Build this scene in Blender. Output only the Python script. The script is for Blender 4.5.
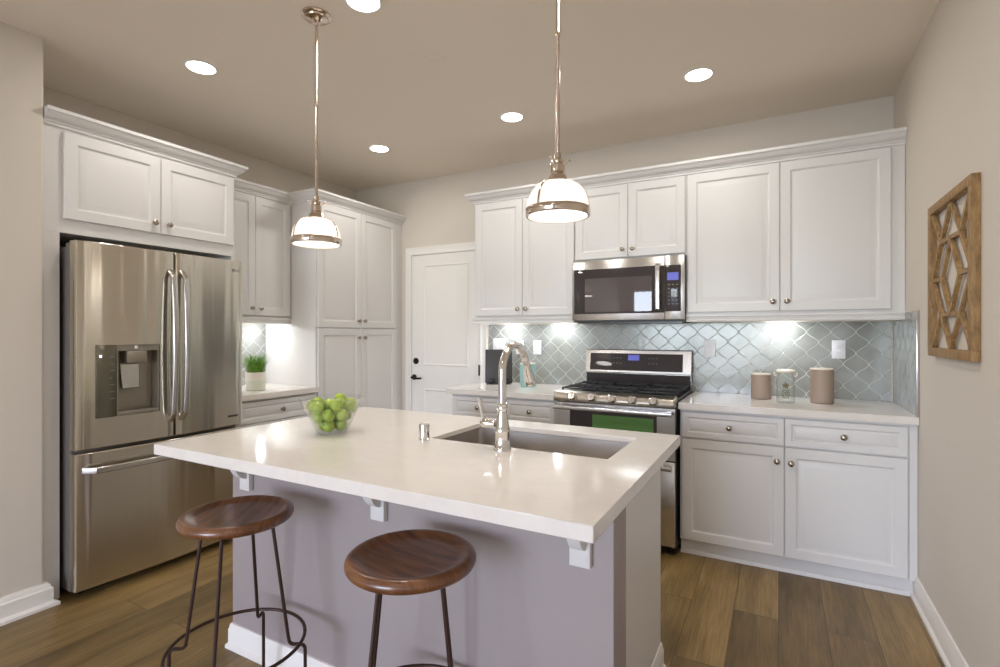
import bpy, bmesh, math, random
from mathutils import Vector, Matrix
C = bpy.context.scene
COL = C.collection
for o in list(bpy.data.objects):
    bpy.data.objects.remove(o, do_unlink=True)
PI = math.pi

# ------------------------------------------------------------------ camera
CAM_H, YAW, F_PX, HORIZON = 1.329, 0.4983, 512.093, 333.046
cam_d = bpy.data.cameras.new('camera')
cam = bpy.data.objects.new('camera', cam_d)
COL.objects.link(cam)
cam.location = (0, 0, CAM_H)
cam.rotation_euler = (PI / 2, 0, YAW)
cam_d.sensor_width = 36.0
cam_d.lens = F_PX / 1000 * 36
cam_d.shift_y = (HORIZON - 333.5) / 1000
cam_d.clip_start = 0.02
C.camera = cam

# ------------------------------------------------------------------ exposure
C.view_settings.view_transform = 'Standard'
C.view_settings.look = 'None'
C.view_settings.exposure = 1.35
C.view_settings.gamma = 1.0
C.view_settings.use_curve_mapping = False

# light levels
P_RECESSED, P_PENDANT, P_PUCK, S_WORLD = 1.65, 0.6, 0.65, 35.0
WARM, COOL, DAY = (1.0, 0.965, 0.925), (0.93, 0.965, 1.0), (0.72, 0.82, 1.0)

# ------------------------------------------------------------------ world (day outside the glass doors behind the camera)
world = bpy.data.worlds.new('world')
C.world = world
world.use_nodes = True
wn, wl = world.node_tree.nodes, world.node_tree.links
sky = wn.new('ShaderNodeTexSky')
sky.sky_type = 'HOSEK_WILKIE'
sky.sun_direction = (0.3, 0.7, 0.65)
sky.turbidity = 3.0
hs = wn.new('ShaderNodeHueSaturation')
hs.inputs['Saturation'].default_value = 0.6
hs.inputs['Hue'].default_value = 0.53
wl.new(sky.outputs[0], hs.inputs['Color'])
wl.new(hs.outputs[0], wn['Background'].inputs[0])
wn['Background'].inputs[1].default_value = S_WORLD


def s2l(c):
    return tuple(((v / 255) / 12.92 if v / 255 <= 0.04045 else ((v / 255 + 0.055) / 1.055) ** 2.4) for v in c)


# ------------------------------------------------------------------ materials
MATS = {}


def mat(name, rgb, rough=0.5, metal=0.0, **kw):
    m = bpy.data.materials.new(name)
    m.use_nodes = True
    b = m.node_tree.nodes['Principled BSDF']
    b.inputs['Base Color'].default_value = (*s2l(rgb), 1)
    b.inputs['Roughness'].default_value = rough
    b.inputs['Metallic'].default_value = metal
    for k, v in kw.items():
        b.inputs[k].default_value = v
    MATS[name] = m
    return m


def nodes(m):
    return m.node_tree.nodes, m.node_tree.links, m.node_tree.nodes['Principled BSDF']


def mapping(m, scale=(1, 1, 1), src='pos', rot=(0, 0, 0)):
    n, l, b = nodes(m)
    if src == 'pos':
        g = n.new('ShaderNodeNewGeometry').outputs['Position']
    else:
        g = n.new('ShaderNodeTexCoord').outputs['Object']
    mp = n.new('ShaderNodeMapping')
    mp.inputs['Scale'].default_value = scale
    mp.inputs['Rotation'].default_value = rot
    l.new(g, mp.inputs['Vector'])
    return mp.outputs[0]


def noise(m, vec, scale, detail=3, rough=0.5):
    n, l, b = nodes(m)
    t = n.new('ShaderNodeTexNoise')
    t.inputs['Scale'].default_value = scale
    t.inputs['Detail'].default_value = detail
    t.inputs['Roughness'].default_value = rough
    l.new(vec, t.inputs['Vector'])
    return t.outputs['Fac']


def ramp(m, fac, stops):
    n, l, b = nodes(m)
    r = n.new('ShaderNodeValToRGB')
    e = r.color_ramp.elements
    while len(e) < len(stops):
        e.new(0.5)
    for el, (p, c) in zip(e, stops):
        el.position = p
        el.color = (*s2l(c), 1)
    l.new(fac, r.inputs[0])
    return r.outputs[0]


def bump(m, h, strength, dist):
    n, l, b = nodes(m)
    bp = n.new('ShaderNodeBump')
    bp.inputs['Strength'].default_value = strength
    bp.inputs['Distance'].default_value = dist
    l.new(h, bp.inputs['Height'])
    l.new(bp.outputs[0], b.inputs['Normal'])


def mix(m, fac, a, c, mode='MIX'):
    n, l, b = nodes(m)
    x = n.new('ShaderNodeMix')
    x.data_type = 'RGBA'
    x.blend_type = mode
    for sock, v in ((x.inputs[0], fac), (x.inputs[6], a), (x.inputs[7], c)):
        if hasattr(v, 'default_value') or hasattr(v, 'is_linked'):
            l.new(v, sock)
        elif isinstance(v, tuple):
            sock.default_value = (*s2l(v), 1)
        else:
            sock.default_value = v
    return x.outputs[2]


def emis(name, rgb, strength):
    m = mat(name, rgb, 0.4)
    b = nodes(m)[2]
    b.inputs['Emission Color'].default_value = (*rgb_lin(rgb), 1)
    b.inputs['Emission Strength'].default_value = strength
    return m


def rgb_lin(c):
    return s2l(c)


M_WALL = mat('greige_paint', (215, 206, 194), 0.8)
bump(M_WALL, noise(M_WALL, mapping(M_WALL), 220, 2), 0.05, 0.001)
M_CEIL = mat('ceiling_paint', (238, 227, 211), 0.85)
bump(M_CEIL, noise(M_CEIL, mapping(M_CEIL), 160, 2), 0.05, 0.001)
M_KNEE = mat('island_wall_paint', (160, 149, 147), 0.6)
M_CAB = mat('white_cabinet_lacquer', (222, 219, 216), 0.38)
M_TRIM = mat('white_trim_paint', (236, 231, 224), 0.4)
M_QUARTZ = mat('white_quartz', (228, 221, 214), 0.10)
v = noise(M_QUARTZ, mapping(M_QUARTZ, (1.2, 3.0, 1)), 2.2, 6, 0.65)
c = ramp(M_QUARTZ, v, [(0.0, (230, 223, 215)), (0.47, (230, 223, 215)), (0.505, (227, 219, 211)), (0.54, (230, 223, 215))])
nodes(M_QUARTZ)[1].new(c, nodes(M_QUARTZ)[2].inputs['Base Color'])

M_FLOOR = mat('oak_plank_floor', (120, 95, 64), 0.38)
n, l, b = nodes(M_FLOOR)
g = n.new('ShaderNodeNewGeometry')
sp = n.new('ShaderNodeSeparateXYZ')
l.new(g.outputs['Position'], sp.inputs[0])
cb = n.new('ShaderNodeCombineXYZ')
l.new(sp.outputs[1], cb.inputs[0])
l.new(sp.outputs[0], cb.inputs[1])
br = n.new('ShaderNodeTexBrick')
br.offset = 0.37
br.offset_frequency = 2
br.inputs['Scale'].default_value = 1.0
br.inputs['Brick Width'].default_value = 1.35
br.inputs['Row Height'].default_value = 0.19
br.inputs['Mortar Size'].default_value = 0.0011
br.inputs['Mortar Smooth'].default_value = 0.1
br.inputs['Bias'].default_value = 0.0
br.inputs['Color1'].default_value = (0, 0, 0, 1)
br.inputs['Color2'].default_value = (1, 1, 1, 1)
br.inputs['Mortar'].default_value = (0.5, 0.5, 0.5, 1)
l.new(cb.outputs[0], br.inputs['Vector'])
# grain vector shifted per plank
ad = n.new('ShaderNodeVectorMath')
ad.operation = 'MULTIPLY_ADD'
l.new(br.outputs['Color'], ad.inputs[0])
ad.inputs[1].default_value = (7.3, 3.1, 5.7)
l.new(cb.outputs[0], ad.inputs[2])
mp = n.new('ShaderNodeMapping')
mp.inputs['Scale'].default_value = (0.8, 4.5, 1)
l.new(ad.outputs[0], mp.inputs[0])
g1 = noise(M_FLOOR, mp.outputs[0], 1.6, 6, 0.6)
mp2 = n.new('ShaderNodeMapping')
mp2.inputs['Scale'].default_value = (3.0, 60.0, 1)
l.new(ad.outputs[0], mp2.inputs[0])
g2 = noise(M_FLOOR, mp2.outputs[0], 2.0, 4, 0.6)
base = ramp(M_FLOOR, g1, [(0.2, (104, 84, 50)), (0.42, (138, 115, 71)), (0.56, (161, 135, 88)), (0.8, (186, 160, 112))])
var = ramp(M_FLOOR, br.outputs['Color'], [(0.0, (205, 200, 192)), (1.0, (255, 250, 240))])
fine = ramp(M_FLOOR, g2, [(0.3, (214, 210, 204)), (0.65, (255, 255, 255))])
c = mix(M_FLOOR, 1.0, base, var, 'MULTIPLY')
c = mix(M_FLOOR, 1.0, c, fine, 'MULTIPLY')
c = mix(M_FLOOR, br.outputs['Fac'], c, (58, 42, 26))
l.new(c, b.inputs['Base Color'])
bump(M_FLOOR, g2, 0.08, 0.002)

M_TILE = mat('glazed_tile', (158, 166, 160), 0.16)
v = noise(M_TILE, mapping(M_TILE), 5.5, 2)
c = ramp(M_TILE, v, [(0.3, (141, 142, 135)), (0.5, (155, 156, 151)), (0.7, (166, 168, 164))])
nodes(M_TILE)[1].new(c, nodes(M_TILE)[2].inputs['Base Color'])
bump(M_TILE, noise(M_TILE, mapping(M_TILE), 26, 2), 0.15, 0.004)
M_GROUT = mat('tile_grout', (218, 218, 212), 0.85)


def steel(name, rgb, rough, aniso, stretch):
    m = mat(name, rgb, rough, 1.0)
    n, l, b = nodes(m)
    b.inputs['Anisotropic'].default_value = aniso
    b.inputs['Anisotropic Rotation'].default_value = 0.25
    t = n.new('ShaderNodeTangent')
    t.direction_type = 'RADIAL'
    t.axis = 'Z'
    l.new(t.outputs[0], b.inputs['Tangent'])
    h = noise(m, mapping(m, stretch), 1.0, 2)
    bump(m, h, 1.0, 0.007)
    return m


M_STEEL = steel('brushed_stainless', (206, 200, 187), 0.2, 0.85, (7, 7, 0.3))
M_STEEL_H = mat('satin_steel', (205, 202, 198), 0.22, 1.0)
M_SINK = mat('sink_steel', (206, 200, 194), 0.38, 1.0)
M_FSIDE = mat('fridge_side_grey', (112, 106, 100), 0.4, 0.3)
M_CHROME = mat('chrome', (232, 230, 226), 0.05, 1.0)
M_NICKEL = mat('satin_nickel', (176, 168, 156), 0.25, 1.0)
M_POLNICKEL = mat('polished_nickel', (214, 200, 186), 0.12, 1.0)
M_BLACKGLASS = mat('black_glass', (68, 62, 62), 0.02, 0.0)
nodes(M_BLACKGLASS)[2].inputs['Specular IOR Level'].default_value = 0.3
M_DARK = mat('dark_enamel', (24, 24, 26), 0.3)
M_IRON = mat('cast_iron', (34, 33, 33), 0.55)
M_CHAR = mat('charcoal_plastic', (48, 47, 46), 0.5)
M_GREY = mat('dispenser_grey', (150, 142, 128), 0.35, 0.6)
M_PANEL = mat('dispenser_panel', (104, 98, 82), 0.18, 0.4)
M_BRONZE = mat('dark_bronze', (44, 36, 30), 0.35, 0.7)
M_WHITEPL = mat('white_plastic', (240, 238, 238), 0.35)
M_SLOT = mat('slot_grey', (150, 150, 152), 0.5)
M_GREENREFL = mat('green_oven_reflection', (96, 142, 78), 0.12)  # green reflection in the oven glass, painted as a base colour
M_LCD = emis('blue_display', (92, 96, 190), 0.12)
M_MARK = mat('printed_marks', (126, 122, 122), 0.5)
M_LENS = emis('lamp_lens', (255, 250, 240), 4.5)
M_PUCKLENS = emis('puck_lens', (235, 244, 255), 6.0)
M_BULB = emis('bulb_glow', (255, 244, 234), 0.9)
M_IND = emis('indicator_light', (215, 220, 255), 2.0)
M_GREEN = mat('grass_green', (84, 138, 34), 0.5)
n, l, b = nodes(M_GREEN)
c = ramp(M_GREEN, noise(M_GREEN, mapping(M_GREEN), 60, 2), [(0.35, (72, 124, 28)), (0.65, (132, 180, 60))])
l.new(c, b.inputs['Base Color'])
M_SOIL = mat('soil', (60, 48, 34), 0.9)
M_POT = mat('glazed_pot', (228, 228, 212), 0.3)
n, l, b = nodes(M_POT)
tc = n.new('ShaderNodeNewGeometry')
sp = n.new('ShaderNodeSeparateXYZ')
l.new(tc.outputs['Position'], sp.inputs[0])
mr = n.new('ShaderNodeMapRange')
mr.inputs[1].default_value = 0.985
mr.inputs[2].default_value = 0.989
l.new(sp.outputs[2], mr.inputs[0])
l.new(mix(M_POT, mr.outputs[0], (222, 226, 208), (238, 232, 220)), b.inputs['Base Color'])
M_LIME = mat('lime_skin', (150, 182, 42), 0.32)
n, l, b = nodes(M_LIME)
c = ramp(M_LIME, noise(M_LIME, mapping(M_LIME), 24, 2), [(0.35, (128, 154, 34)), (0.65, (166, 186, 70))])
l.new(c, b.inputs['Base Color'])
bump(M_LIME, noise(M_LIME, mapping(M_LIME), 420, 2), 0.2, 0.001)
b.inputs['Subsurface Weight'].default_value = 0.1
b.inputs['Subsurface Radius'].default_value = (0.01, 0.012, 0.003)
M_STEMTIP = mat('stem_tip', (120, 116, 50), 0.7)
M_TAUPE = mat('taupe_ceramic', (163, 143, 128), 0.55)
M_CREAM = mat('cream_lid', (232, 222, 204), 0.4)
M_TEAL = mat('teal_ceramic', (150, 190, 187), 0.45)
bump(M_TEAL, noise(M_TEAL, mapping(M_TEAL), 90, 2), 0.3, 0.003)
M_GOLD = mat('gold_print', (92, 78, 42), 0.5, 0.2)
M_BOARD = mat('slate_board', (58, 54, 54), 0.5)
M_LEGS = mat('rust_brown_iron', (66, 46, 38), 0.45, 0.5)

M_ARTWOOD = mat('weathered_oak', (150, 118, 76), 0.6)
n, l, b = nodes(M_ARTWOOD)
c = ramp(M_ARTWOOD, noise(M_ARTWOOD, mapping(M_ARTWOOD, (20, 20, 5)), 3, 5, 0.65),
         [(0.25, (104, 76, 42)), (0.5, (154, 120, 76)), (0.75, (184, 152, 104))])
l.new(c, b.inputs['Base Color'])
bump(M_ARTWOOD, noise(M_ARTWOOD, mapping(M_ARTWOOD, (40, 40, 8)), 4, 4), 0.3, 0.003)

M_SEAT = mat('walnut', (92, 58, 36), 0.34)
n, l, b = nodes(M_SEAT)
c = ramp(M_SEAT, noise(M_SEAT, mapping(M_SEAT, (34, 4, 6), 'obj', (0, 0, 0.9)), 1.2, 5, 0.62),
         [(0.25, (66, 38, 22)), (0.48, (108, 66, 38)), (0.75, (146, 100, 60))])
l.new(c, b.inputs['Base Color'])
b.inputs['Coat Weight'].default_value = 0.6
b.inputs['Coat Roughness'].default_value = 0.2

M_GLASS = mat('clear_glass', (255, 255, 255), 0.0)
n, l, b = nodes(M_GLASS)
b.inputs['Transmission Weight'].default_value = 1.0
b.inputs['IOR'].default_value = 1.35


def thin_glass(name, tint, fres):
    m = bpy.data.materials.new(name)
    m.use_nodes = True
    n, l = m.node_tree.nodes, m.node_tree.links
    n.clear()
    out = n.new('ShaderNodeOutputMaterial')
    tr = n.new('ShaderNodeBsdfTransparent')
    tr.inputs[0].default_value = (*tint, 1)
    gl = n.new('ShaderNodeBsdfGlossy')
    gl.inputs['Roughness'].default_value = 0.03
    fr = n.new('ShaderNodeLayerWeight')
    fr.inputs[0].default_value = fres
    mx = n.new('ShaderNodeMixShader')
    l.new(fr.outputs['Facing'], mx.inputs[0])
    l.new(tr.outputs[0], mx.inputs[1])
    l.new(gl.outputs[0], mx.inputs[2])
    l.new(mx.outputs[0], out.inputs[0])
    return m


M_THIN = thin_glass('thin_clear_glass', (0.975, 0.985, 0.975), 0.12)

# ribbed, lit pendant glass
M_SHADE = bpy.data.materials.new('ribbed_opal_glass')
M_SHADE.use_nodes = True
n, l = M_SHADE.node_tree.nodes, M_SHADE.node_tree.links
n.clear()
out = n.new('ShaderNodeOutputMaterial')
tl = n.new('ShaderNodeBsdfTranslucent')
tl.inputs[0].default_value = (0.95, 0.92, 0.89, 1)
tr = n.new('ShaderNodeBsdfTransparent')
tr.inputs[0].default_value = (0.95, 0.9, 0.86, 1)
gl = n.new('ShaderNodeBsdfGlossy')
gl.inputs['Roughness'].default_value = 0.08
m1 = n.new('ShaderNodeMixShader')
m1.inputs[0].default_value = 0.3
m2 = n.new('ShaderNodeMixShader')
m2.inputs[0].default_value = 0.2
l.new(tl.outputs[0], m1.inputs[1])
l.new(tr.outputs[0], m1.inputs[2])
l.new(m1.outputs[0], m2.inputs[1])
l.new(gl.outputs[0], m2.inputs[2])
l.new(m2.outputs[0], out.inputs[0])


# ------------------------------------------------------------------ mesh helpers
def nb():
    return bmesh.new()


def box(bm, a, b, bev=0.0, seg=2):
    r = bmesh.ops.create_cube(bm, size=1.0)
    vs = r['verts']
    lo = [min(a[i], b[i]) for i in range(3)]
    hi = [max(a[i], b[i]) for i in range(3)]
    for v in vs:
        v.co = Vector([lo[i] + (v.co[i] + 0.5) * (hi[i] - lo[i]) for i in range(3)])
    if bev:
        es = list({e for v in vs for e in v.link_edges})
        bmesh.ops.bevel(bm, geom=es, offset=bev, segments=seg, profile=0.5, affect='EDGES')
    return bm


def loft(bm, rings, cap0=True, cap1=True, closed=True):
    vr = [[bm.verts.new(Vector(p)) for p in r] for r in rings]
    k = len(vr[0])
    for a, b_ in zip(vr[:-1], vr[1:]):
        for i in range(k if closed else k - 1):
            j = (i + 1) % k
            try:
                bm.faces.new((a[i], a[j], b_[j], b_[i]))
            except ValueError:
                pass
    if cap0:
        bm.faces.new(list(reversed(vr[0])))
    if cap1:
        bm.faces.new(vr[-1])
    return bm


def basis(axis):
    w = Vector(axis).normalized()
    h = Vector((0, 0, 1)) if abs(w.z) < 0.9 else Vector((1, 0, 0))
    u = h.cross(w).normalized()
    return u, w.cross(u), w


def lathe(bm, prof, segs=24, c=(0, 0, 0), axis=(0, 0, 1), flute=None):
    u, v, w = basis(axis)
    c = Vector(c)
    rings = []
    for r, z in prof:
        ring = []
        for i in range(segs):
            a = 2 * PI * i / segs
            rr = max(r, 1e-5)
            if flute:
                rr *= 1 + flute[0] * math.cos(a * flute[1])
            ring.append(c + u * (rr * math.cos(a)) + v * (rr * math.sin(a)) + w * z)
        rings.append(ring)
    loft(bm, rings, prof[0][0] > 1e-4 or True, True)
    return bm


def sweep(bm, pts, section, up=(0, 0, 1), scales=None, closed=False):
    """sweep a 2-D section along a 3-D path"""
    pts = [Vector(p) for p in pts]
    N = len(pts)
    rings = []
    ref = Vector(up)
    for i, p in enumerate(pts):
        if closed:
            t = (pts[(i + 1) % N] - pts[i - 1]).normalized()
        elif i == 0:
            t = (pts[1] - p).normalized()
        elif i == N - 1:
            t = (p - pts[-2]).normalized()
        else:
            t = ((pts[i + 1] - p).normalized() + (p - pts[i - 1]).normalized()).normalized()
        s = ref.cross(t)
        if s.length < 1e-4:
            s = Vector((1, 0, 0)).cross(t)
            if s.length < 1e-4:
                s = Vector((0, 1, 0)).cross(t)
        s.normalize()
        q = t.cross(s).normalized()
        ref = q
        k = scales[i] if scales else 1.0
        rings.append([p + s * (a * k) + q * (b_ * k) for a, b_ in section])
    if closed:
        rings.append(rings[0])
        loft(bm, rings, False, False)
        bmesh.ops.remove_doubles(bm, verts=bm.verts, dist=1e-6)
    else:
        loft(bm, rings)
    return bm


def circ(r, n=10):
    return [(r * math.cos(2 * PI * i / n), r * math.sin(2 * PI * i / n)) for i in range(n)]


def rrect(w, h, r, n=3):
    out = []
    for cx, cy, a0 in ((w / 2 - r, h / 2 - r, 0), (-w / 2 + r, h / 2 - r, 90), (-w / 2 + r, -h / 2 + r, 180), (w / 2 - r, -h / 2 + r, 270)):
        for i in range(n + 1):
            a = math.radians(a0 + 90 * i / n)
            out.append((cx + r * math.cos(a), cy + r * math.sin(a)))
    return out


def tube(bm, pts, r, n=10, **k):
    return sweep(bm, pts, circ(r, n), **k)


def run(bm, path, prof, flip=False):
    """moulding: profile of (out, z) carried along a plan path, outwards = right of travel"""
    P = [Vector((p[0], p[1])) for p in path]
    ns = []
    for a, b_ in zip(P[:-1], P[1:]):
        d = (b_ - a).normalized()
        ns.append(Vector((d.y, -d.x)) * (-1 if flip else 1))
    rings = []
    for i, p in enumerate(P):
        if i == 0:
            m = ns[0]
        elif i == len(P) - 1:
            m = ns[-1]
        else:
            m = (ns[i - 1] + ns[i]).normalized()
            m = m / m.dot(ns[i])
        rings.append([(p.x + m.x * o, p.y + m.y * o, z) for o, z in prof])
    return loft(bm, rings)


def prism(bm, poly, off):
    off = Vector(off)
    a = [Vector(p) for p in poly]
    return loft(bm, [a, [p + off for p in a]])


def root_loc(o):
    while o.parent:
        o = o.parent
    return o.location.copy()


def link(name, bm, m, parent=None, local=False, bevel=0.0, angle=32):
    """one mesh object; bm is in world coordinates unless local"""
    off = Vector((0, 0, 0)) if (local or parent is None) else root_loc(parent)
    if off.length:
        bmesh.ops.translate(bm, verts=bm.verts, vec=-off)
    bmesh.ops.recalc_face_normals(bm, faces=bm.faces)
    for f in bm.faces:
        f.smooth = True
    lim = math.radians(angle)
    for e in bm.edges:
        e.smooth = len(e.link_faces) == 2 and e.calc_face_angle(0) < lim
    me = bpy.data.meshes.new(name)
    bm.to_mesh(me)
    bm.free()
    o = bpy.data.objects.new(name, me)
    COL.objects.link(o)
    me.materials.append(m)
    if parent is not None:
        o.parent = parent
    if bevel:
        md = o.modifiers.new('bevel', 'BEVEL')
        md.width = bevel
        md.segments = 2
        md.limit_method = 'ANGLE'
    return o


def tag(o, label, cat, group=None):
    o['label'] = label
    o['category'] = cat
    if group:
        o['group'] = group
    return o


def thing(name, label, cat, loc=(0, 0, 0), group=None, rz=0.0):
    o = bpy.data.objects.new(name, None)
    COL.objects.link(o)
    o.location = loc
    o.rotation_euler = (0, 0, rz)
    o.empty_display_size = 0.05
    return tag(o, label, cat, group)


def struct(name, bm, m, parent=None, **k):
    o = link(name, bm, m, parent, **k)
    if parent is None:
        o['kind'] = 'structure'
    return o


def dup(root, loc, rz=None, label=None):
    r = root.copy()
    COL.objects.link(r)
    r.location = loc
    if rz is not None:
        r.rotation_euler = (0, 0, rz)
    if label:
        r['label'] = label
    for ch in list(root.children):
        c_ = ch.copy()
        COL.objects.link(c_)
        c_.parent = r
        for g_ in ch.children:
            d_ = g_.copy()
            COL.objects.link(d_)
            d_.parent = c_
    return r


def lamp(name, kind, parent, loc, power, color, size=0.1, size_y=None, rot=(0, 0, 0)):
    d = bpy.data.lights.new(name, kind)
    d.energy = power
    d.color = color
    if kind == 'AREA':
        d.shape = 'DISK' if size_y is None else 'RECTANGLE'
        d.size = size
        if size_y:
            d.size_y = size_y
    else:
        d.shadow_soft_size = size
    o = bpy.data.objects.new(name, d)
    COL.objects.link(o)
    o.parent = parent
    o.location = loc
    o.rotation_euler = rot
    return o


def text_mesh(s, size, place):
    """letters as flat mesh; place maps local (x, y) -> world"""
    cu = bpy.data.curves.new('lettering', 'FONT')
    cu.body = s
    cu.size = size
    cu.align_x = 'CENTER'
    cu.align_y = 'CENTER'
    ob = bpy.data.objects.new('lettering', cu)
    COL.objects.link(ob)
    me = bpy.data.meshes.new_from_object(ob)
    bm = nb()
    bm.from_mesh(me)
    bpy.data.objects.remove(ob)
    bpy.data.curves.remove(cu)
    bpy.data.meshes.remove(me)
    for v in bm.verts:
        v.co = Vector(place(v.co.x, v.co.y))
    return bm


# ------------------------------------------------------------------ dimensions
XL, XR, YB, ZC = -3.75, 0.609, 3.847, 2.762
XS, YS, YR = -3.142, 1.13, -4.6            # near left wall plane, its end, rear wall
WX0, WX1, WZ1 = -2.90, -0.30, 2.30           # glass-door opening in the rear wall

# ------------------------------------------------------------------ setting
bm = nb(); box(bm, (XL - .1, YR - .1, -.1), (XR + .1, YB + .1, 0)); struct('floor', bm, M_FLOOR)
bm = nb(); box(bm, (XL - .1, YR - .1, ZC), (XR + .1, YB + .1, ZC + .1)); struct('ceiling', bm, M_CEIL)
bm = nb(); box(bm, (XL - .1, YB, 0), (XR + .1, YB + .1, ZC)); struct('wall_back', bm, M_WALL)
bm = nb(); box(bm, (XR, YR, 0), (XR + .1, YB, ZC)); struct('wall_right', bm, M_WALL)
bm = nb()
r = .012
cor = [(XS - r + r * math.sin(a), YS - r + r * math.cos(a)) for a in [PI / 2 * (1 - i / 5) for i in range(6)]]
poly = [(XL - .1, YR), (XS, YR)] + cor + [(XL, YS), (XL, YB), (XL - .1, YB)]
prism(bm, [(x, y, 0) for x, y in poly], (0, 0, ZC))
struct('wall_left', bm, M_WALL, angle=2)
bm = nb()
box(bm, (XL - .1, YR - .1, 0), (WX0, YR, ZC)); box(bm, (WX1, YR - .1, 0), (XR + .1, YR, ZC)); box(bm, (WX0, YR - .1, WZ1), (WX1, YR, ZC))
struct('wall_front', bm, M_WALL)
bm = nb(); box(bm, (WX0 - 6, YR - 14, -.1), (WX1 + 6, YR - .1, -.02)); struct('ground', bm, mat('pale_patio', (176, 172, 162), 0.9))
# frame of the open glass doors behind the camera
bm = nb()
for x in (WX0, (WX0 + WX1) / 2 - .025, WX1 - .05):
    box(bm, (x, YR - .08, 0), (x + .05, YR - .03, WZ1))
box(bm, (WX0, YR - .08, WZ1 - .05), (WX1, YR - .03, WZ1))
struct('window_1', bm, M_TRIM)
d = bpy.data.lights.new('window_portal', 'AREA')
d.shape = 'RECTANGLE'; d.size = WX1 - WX0; d.size_y = WZ1
d.cycles.is_portal = True
o = bpy.data.objects.new('window_portal', d); COL.objects.link(o)
o.location = ((WX0 + WX1) / 2, YR - .02, WZ1 / 2); o.rotation_euler = (PI / 2, 0, 0)

BASE = [(0, 0), (.026, 0), (.026, .014), (.017, .022), (.015, .024), (.015, .085), (.011, .092), (.010, .102), (.006, .112), (0, .114)]
bm = nb(); run(bm, [(XR, 3.27), (XR, YR)], BASE); struct('baseboard_right', bm, M_TRIM)
bm = nb(); run(bm, [(XS, YR), (XS, YS), (XS - .028, YS)], [(o * 1.8, z) for o, z in BASE]); struct('baseboard_left', bm, M_TRIM)

# the door in the back wall
dr = nb()
prof_panel = [(0, 0), (.004, .0045), (.012, .0045), (.018, 0), (.024, -.007), (.030, -.008), (.060, -.002), (.064, -.0015)]
DX0, DX1, DZ1 = -3.028, -2.292, 2.052
YD = YB - .009


def ring_rect(u0, u1, v0, v1, d, P, n):
    return [P(u0 + d, v0 + d, n), P(u1 - d, v0 + d, n), P(u1 - d, v1 - d, n), P(u0 + d, v1 - d, n)]


def frame_fn(O, U, N):
    O, U, N = Vector(O), Vector(U), Vector(N)
    return lambda u, v, n: O + U * u + Vector((0, 0, v)) + N * n


Pd = frame_fn((0, YB, 0), (1, 0, 0), (0, -1, 0))
# slab face with two sunk panels, as a grid of cells with holes
us = [DX0, -2.893, -2.402, DX1]
vs = [0.008, .20, .815, 1.03, 1.958, DZ1]
for i in range(3):
    for j in range(5):
        if i == 1 and j in (1, 3):
            rg = [ring_rect(us[i], us[i + 1], vs[j], vs[j + 1], dd, Pd, .011 + nn) for dd, nn in prof_panel]
            loft(dr, rg, False, True)
        else:
            loft(dr, [ring_rect(us[i], us[i + 1], vs[j], vs[j + 1], 0, Pd, .011)], False, True)
box(dr, (DX0, YB - .010, .008), (DX1, YB - .0005, DZ1))
door1 = struct('door_1', dr, M_TRIM, angle=20)
bm = nb()
hx, hz = -3.0, .916
lathe(bm, [(.027, 0), (.027, .006), (.018, .012), (.010, .014), (.010, .045), (0, .045)], 20, (hx, YB - .011, hz), (0, -1, 0))
sweep(bm, [(hx - .008, YB - .052, hz), (hx + .03, YB - .056, hz - .004), (hx + .07, YB - .056, hz - .008), (hx + .105, YB - .052, hz - .004)], rrect(.014, .018, .005))
o = link('door_handle', bm, M_BRONZE, door1)
bm = nb(); lathe(bm, [(.030, 0), (.030, .008), (.024, .014), (.012, .016), (.012, .020), (0, .020)], 20, (-2.98, YB - .011, 1.068), (0, -1, 0)); link('deadbolt', bm, M_BRONZE, door1)
for z in (.25, 1.005, 1.80):
    bm = nb(); box(bm, (-2.291, YB - .026, z - .045), (-2.279, YB - .0205, z + .045), .001); tube(bm, [(-2.287, YB - .027, z - .048), (-2.287, YB - .027, z + .048)], .006, 8)
    link('hinge', bm, M_BRONZE, door1)
CAS = [(0, 0), (.018, 0), (.02, .012), (.014, .024), (.012, .055), (.016, .066), (.014, .074), (0, .074)]
bm = nb()
x0, x1, zt = DX0 - .004, DX1 + .004, DZ1 + .004
rings = []
for p, qx, qz in (((x0, 0), -1, 0), ((x0, zt), -1, 1), ((x1, zt), 1, 1), ((x1, 0), 1, 0)):
    rings.append([(p[0] + qx * w, YB - dd, p[1] + qz * w) for dd, w in CAS])
loft(bm, rings)
struct('trim_1', bm, M_TRIM)

# ------------------------------------------------------------------ cabinets
PROF = [(0, 0), (0, .017), (.003, .020), (.052, .020), (.056, .0175), (.060, .0125), (.066, .0115), (.070, .0120), (.092, .0185), (.095, .0190)]
PROF_D = [(0, 0), (0, .017), (.003, .020), (.030, .020), (.034, .0175), (.037, .0135), (.041, .0130), (.052, .0185), (.054, .0190)]
knob_me = None


def knob(parent, P, u, v, n=.020):
    bm = nb()
    a = P(u, v, n); w = (P(u, v, n + 1) - a)
    lathe(bm, [(.009, 0), (.009, .002), (.0055, .004), (.0055, .013), (.014, .016), (.0165, .020), (.0155, .025), (.010, .029), (0, .030)], 20, a, w)
    return link('knob', bm, M_NICKEL, parent)


def front(parent, P, u0, u1, v0, v1, name='door', kn=None):
    bm = nb()
    pr = PROF if (v1 - v0) > .25 else PROF_D
    loft(bm, [ring_rect(u0, u1, v0, v1, d_, P, n_) for d_, n_ in pr], True, True)
    o = link(name, bm, M_CAB, parent, angle=20)
    if kn:
        knob(o, P, *kn)
    return o


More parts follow.
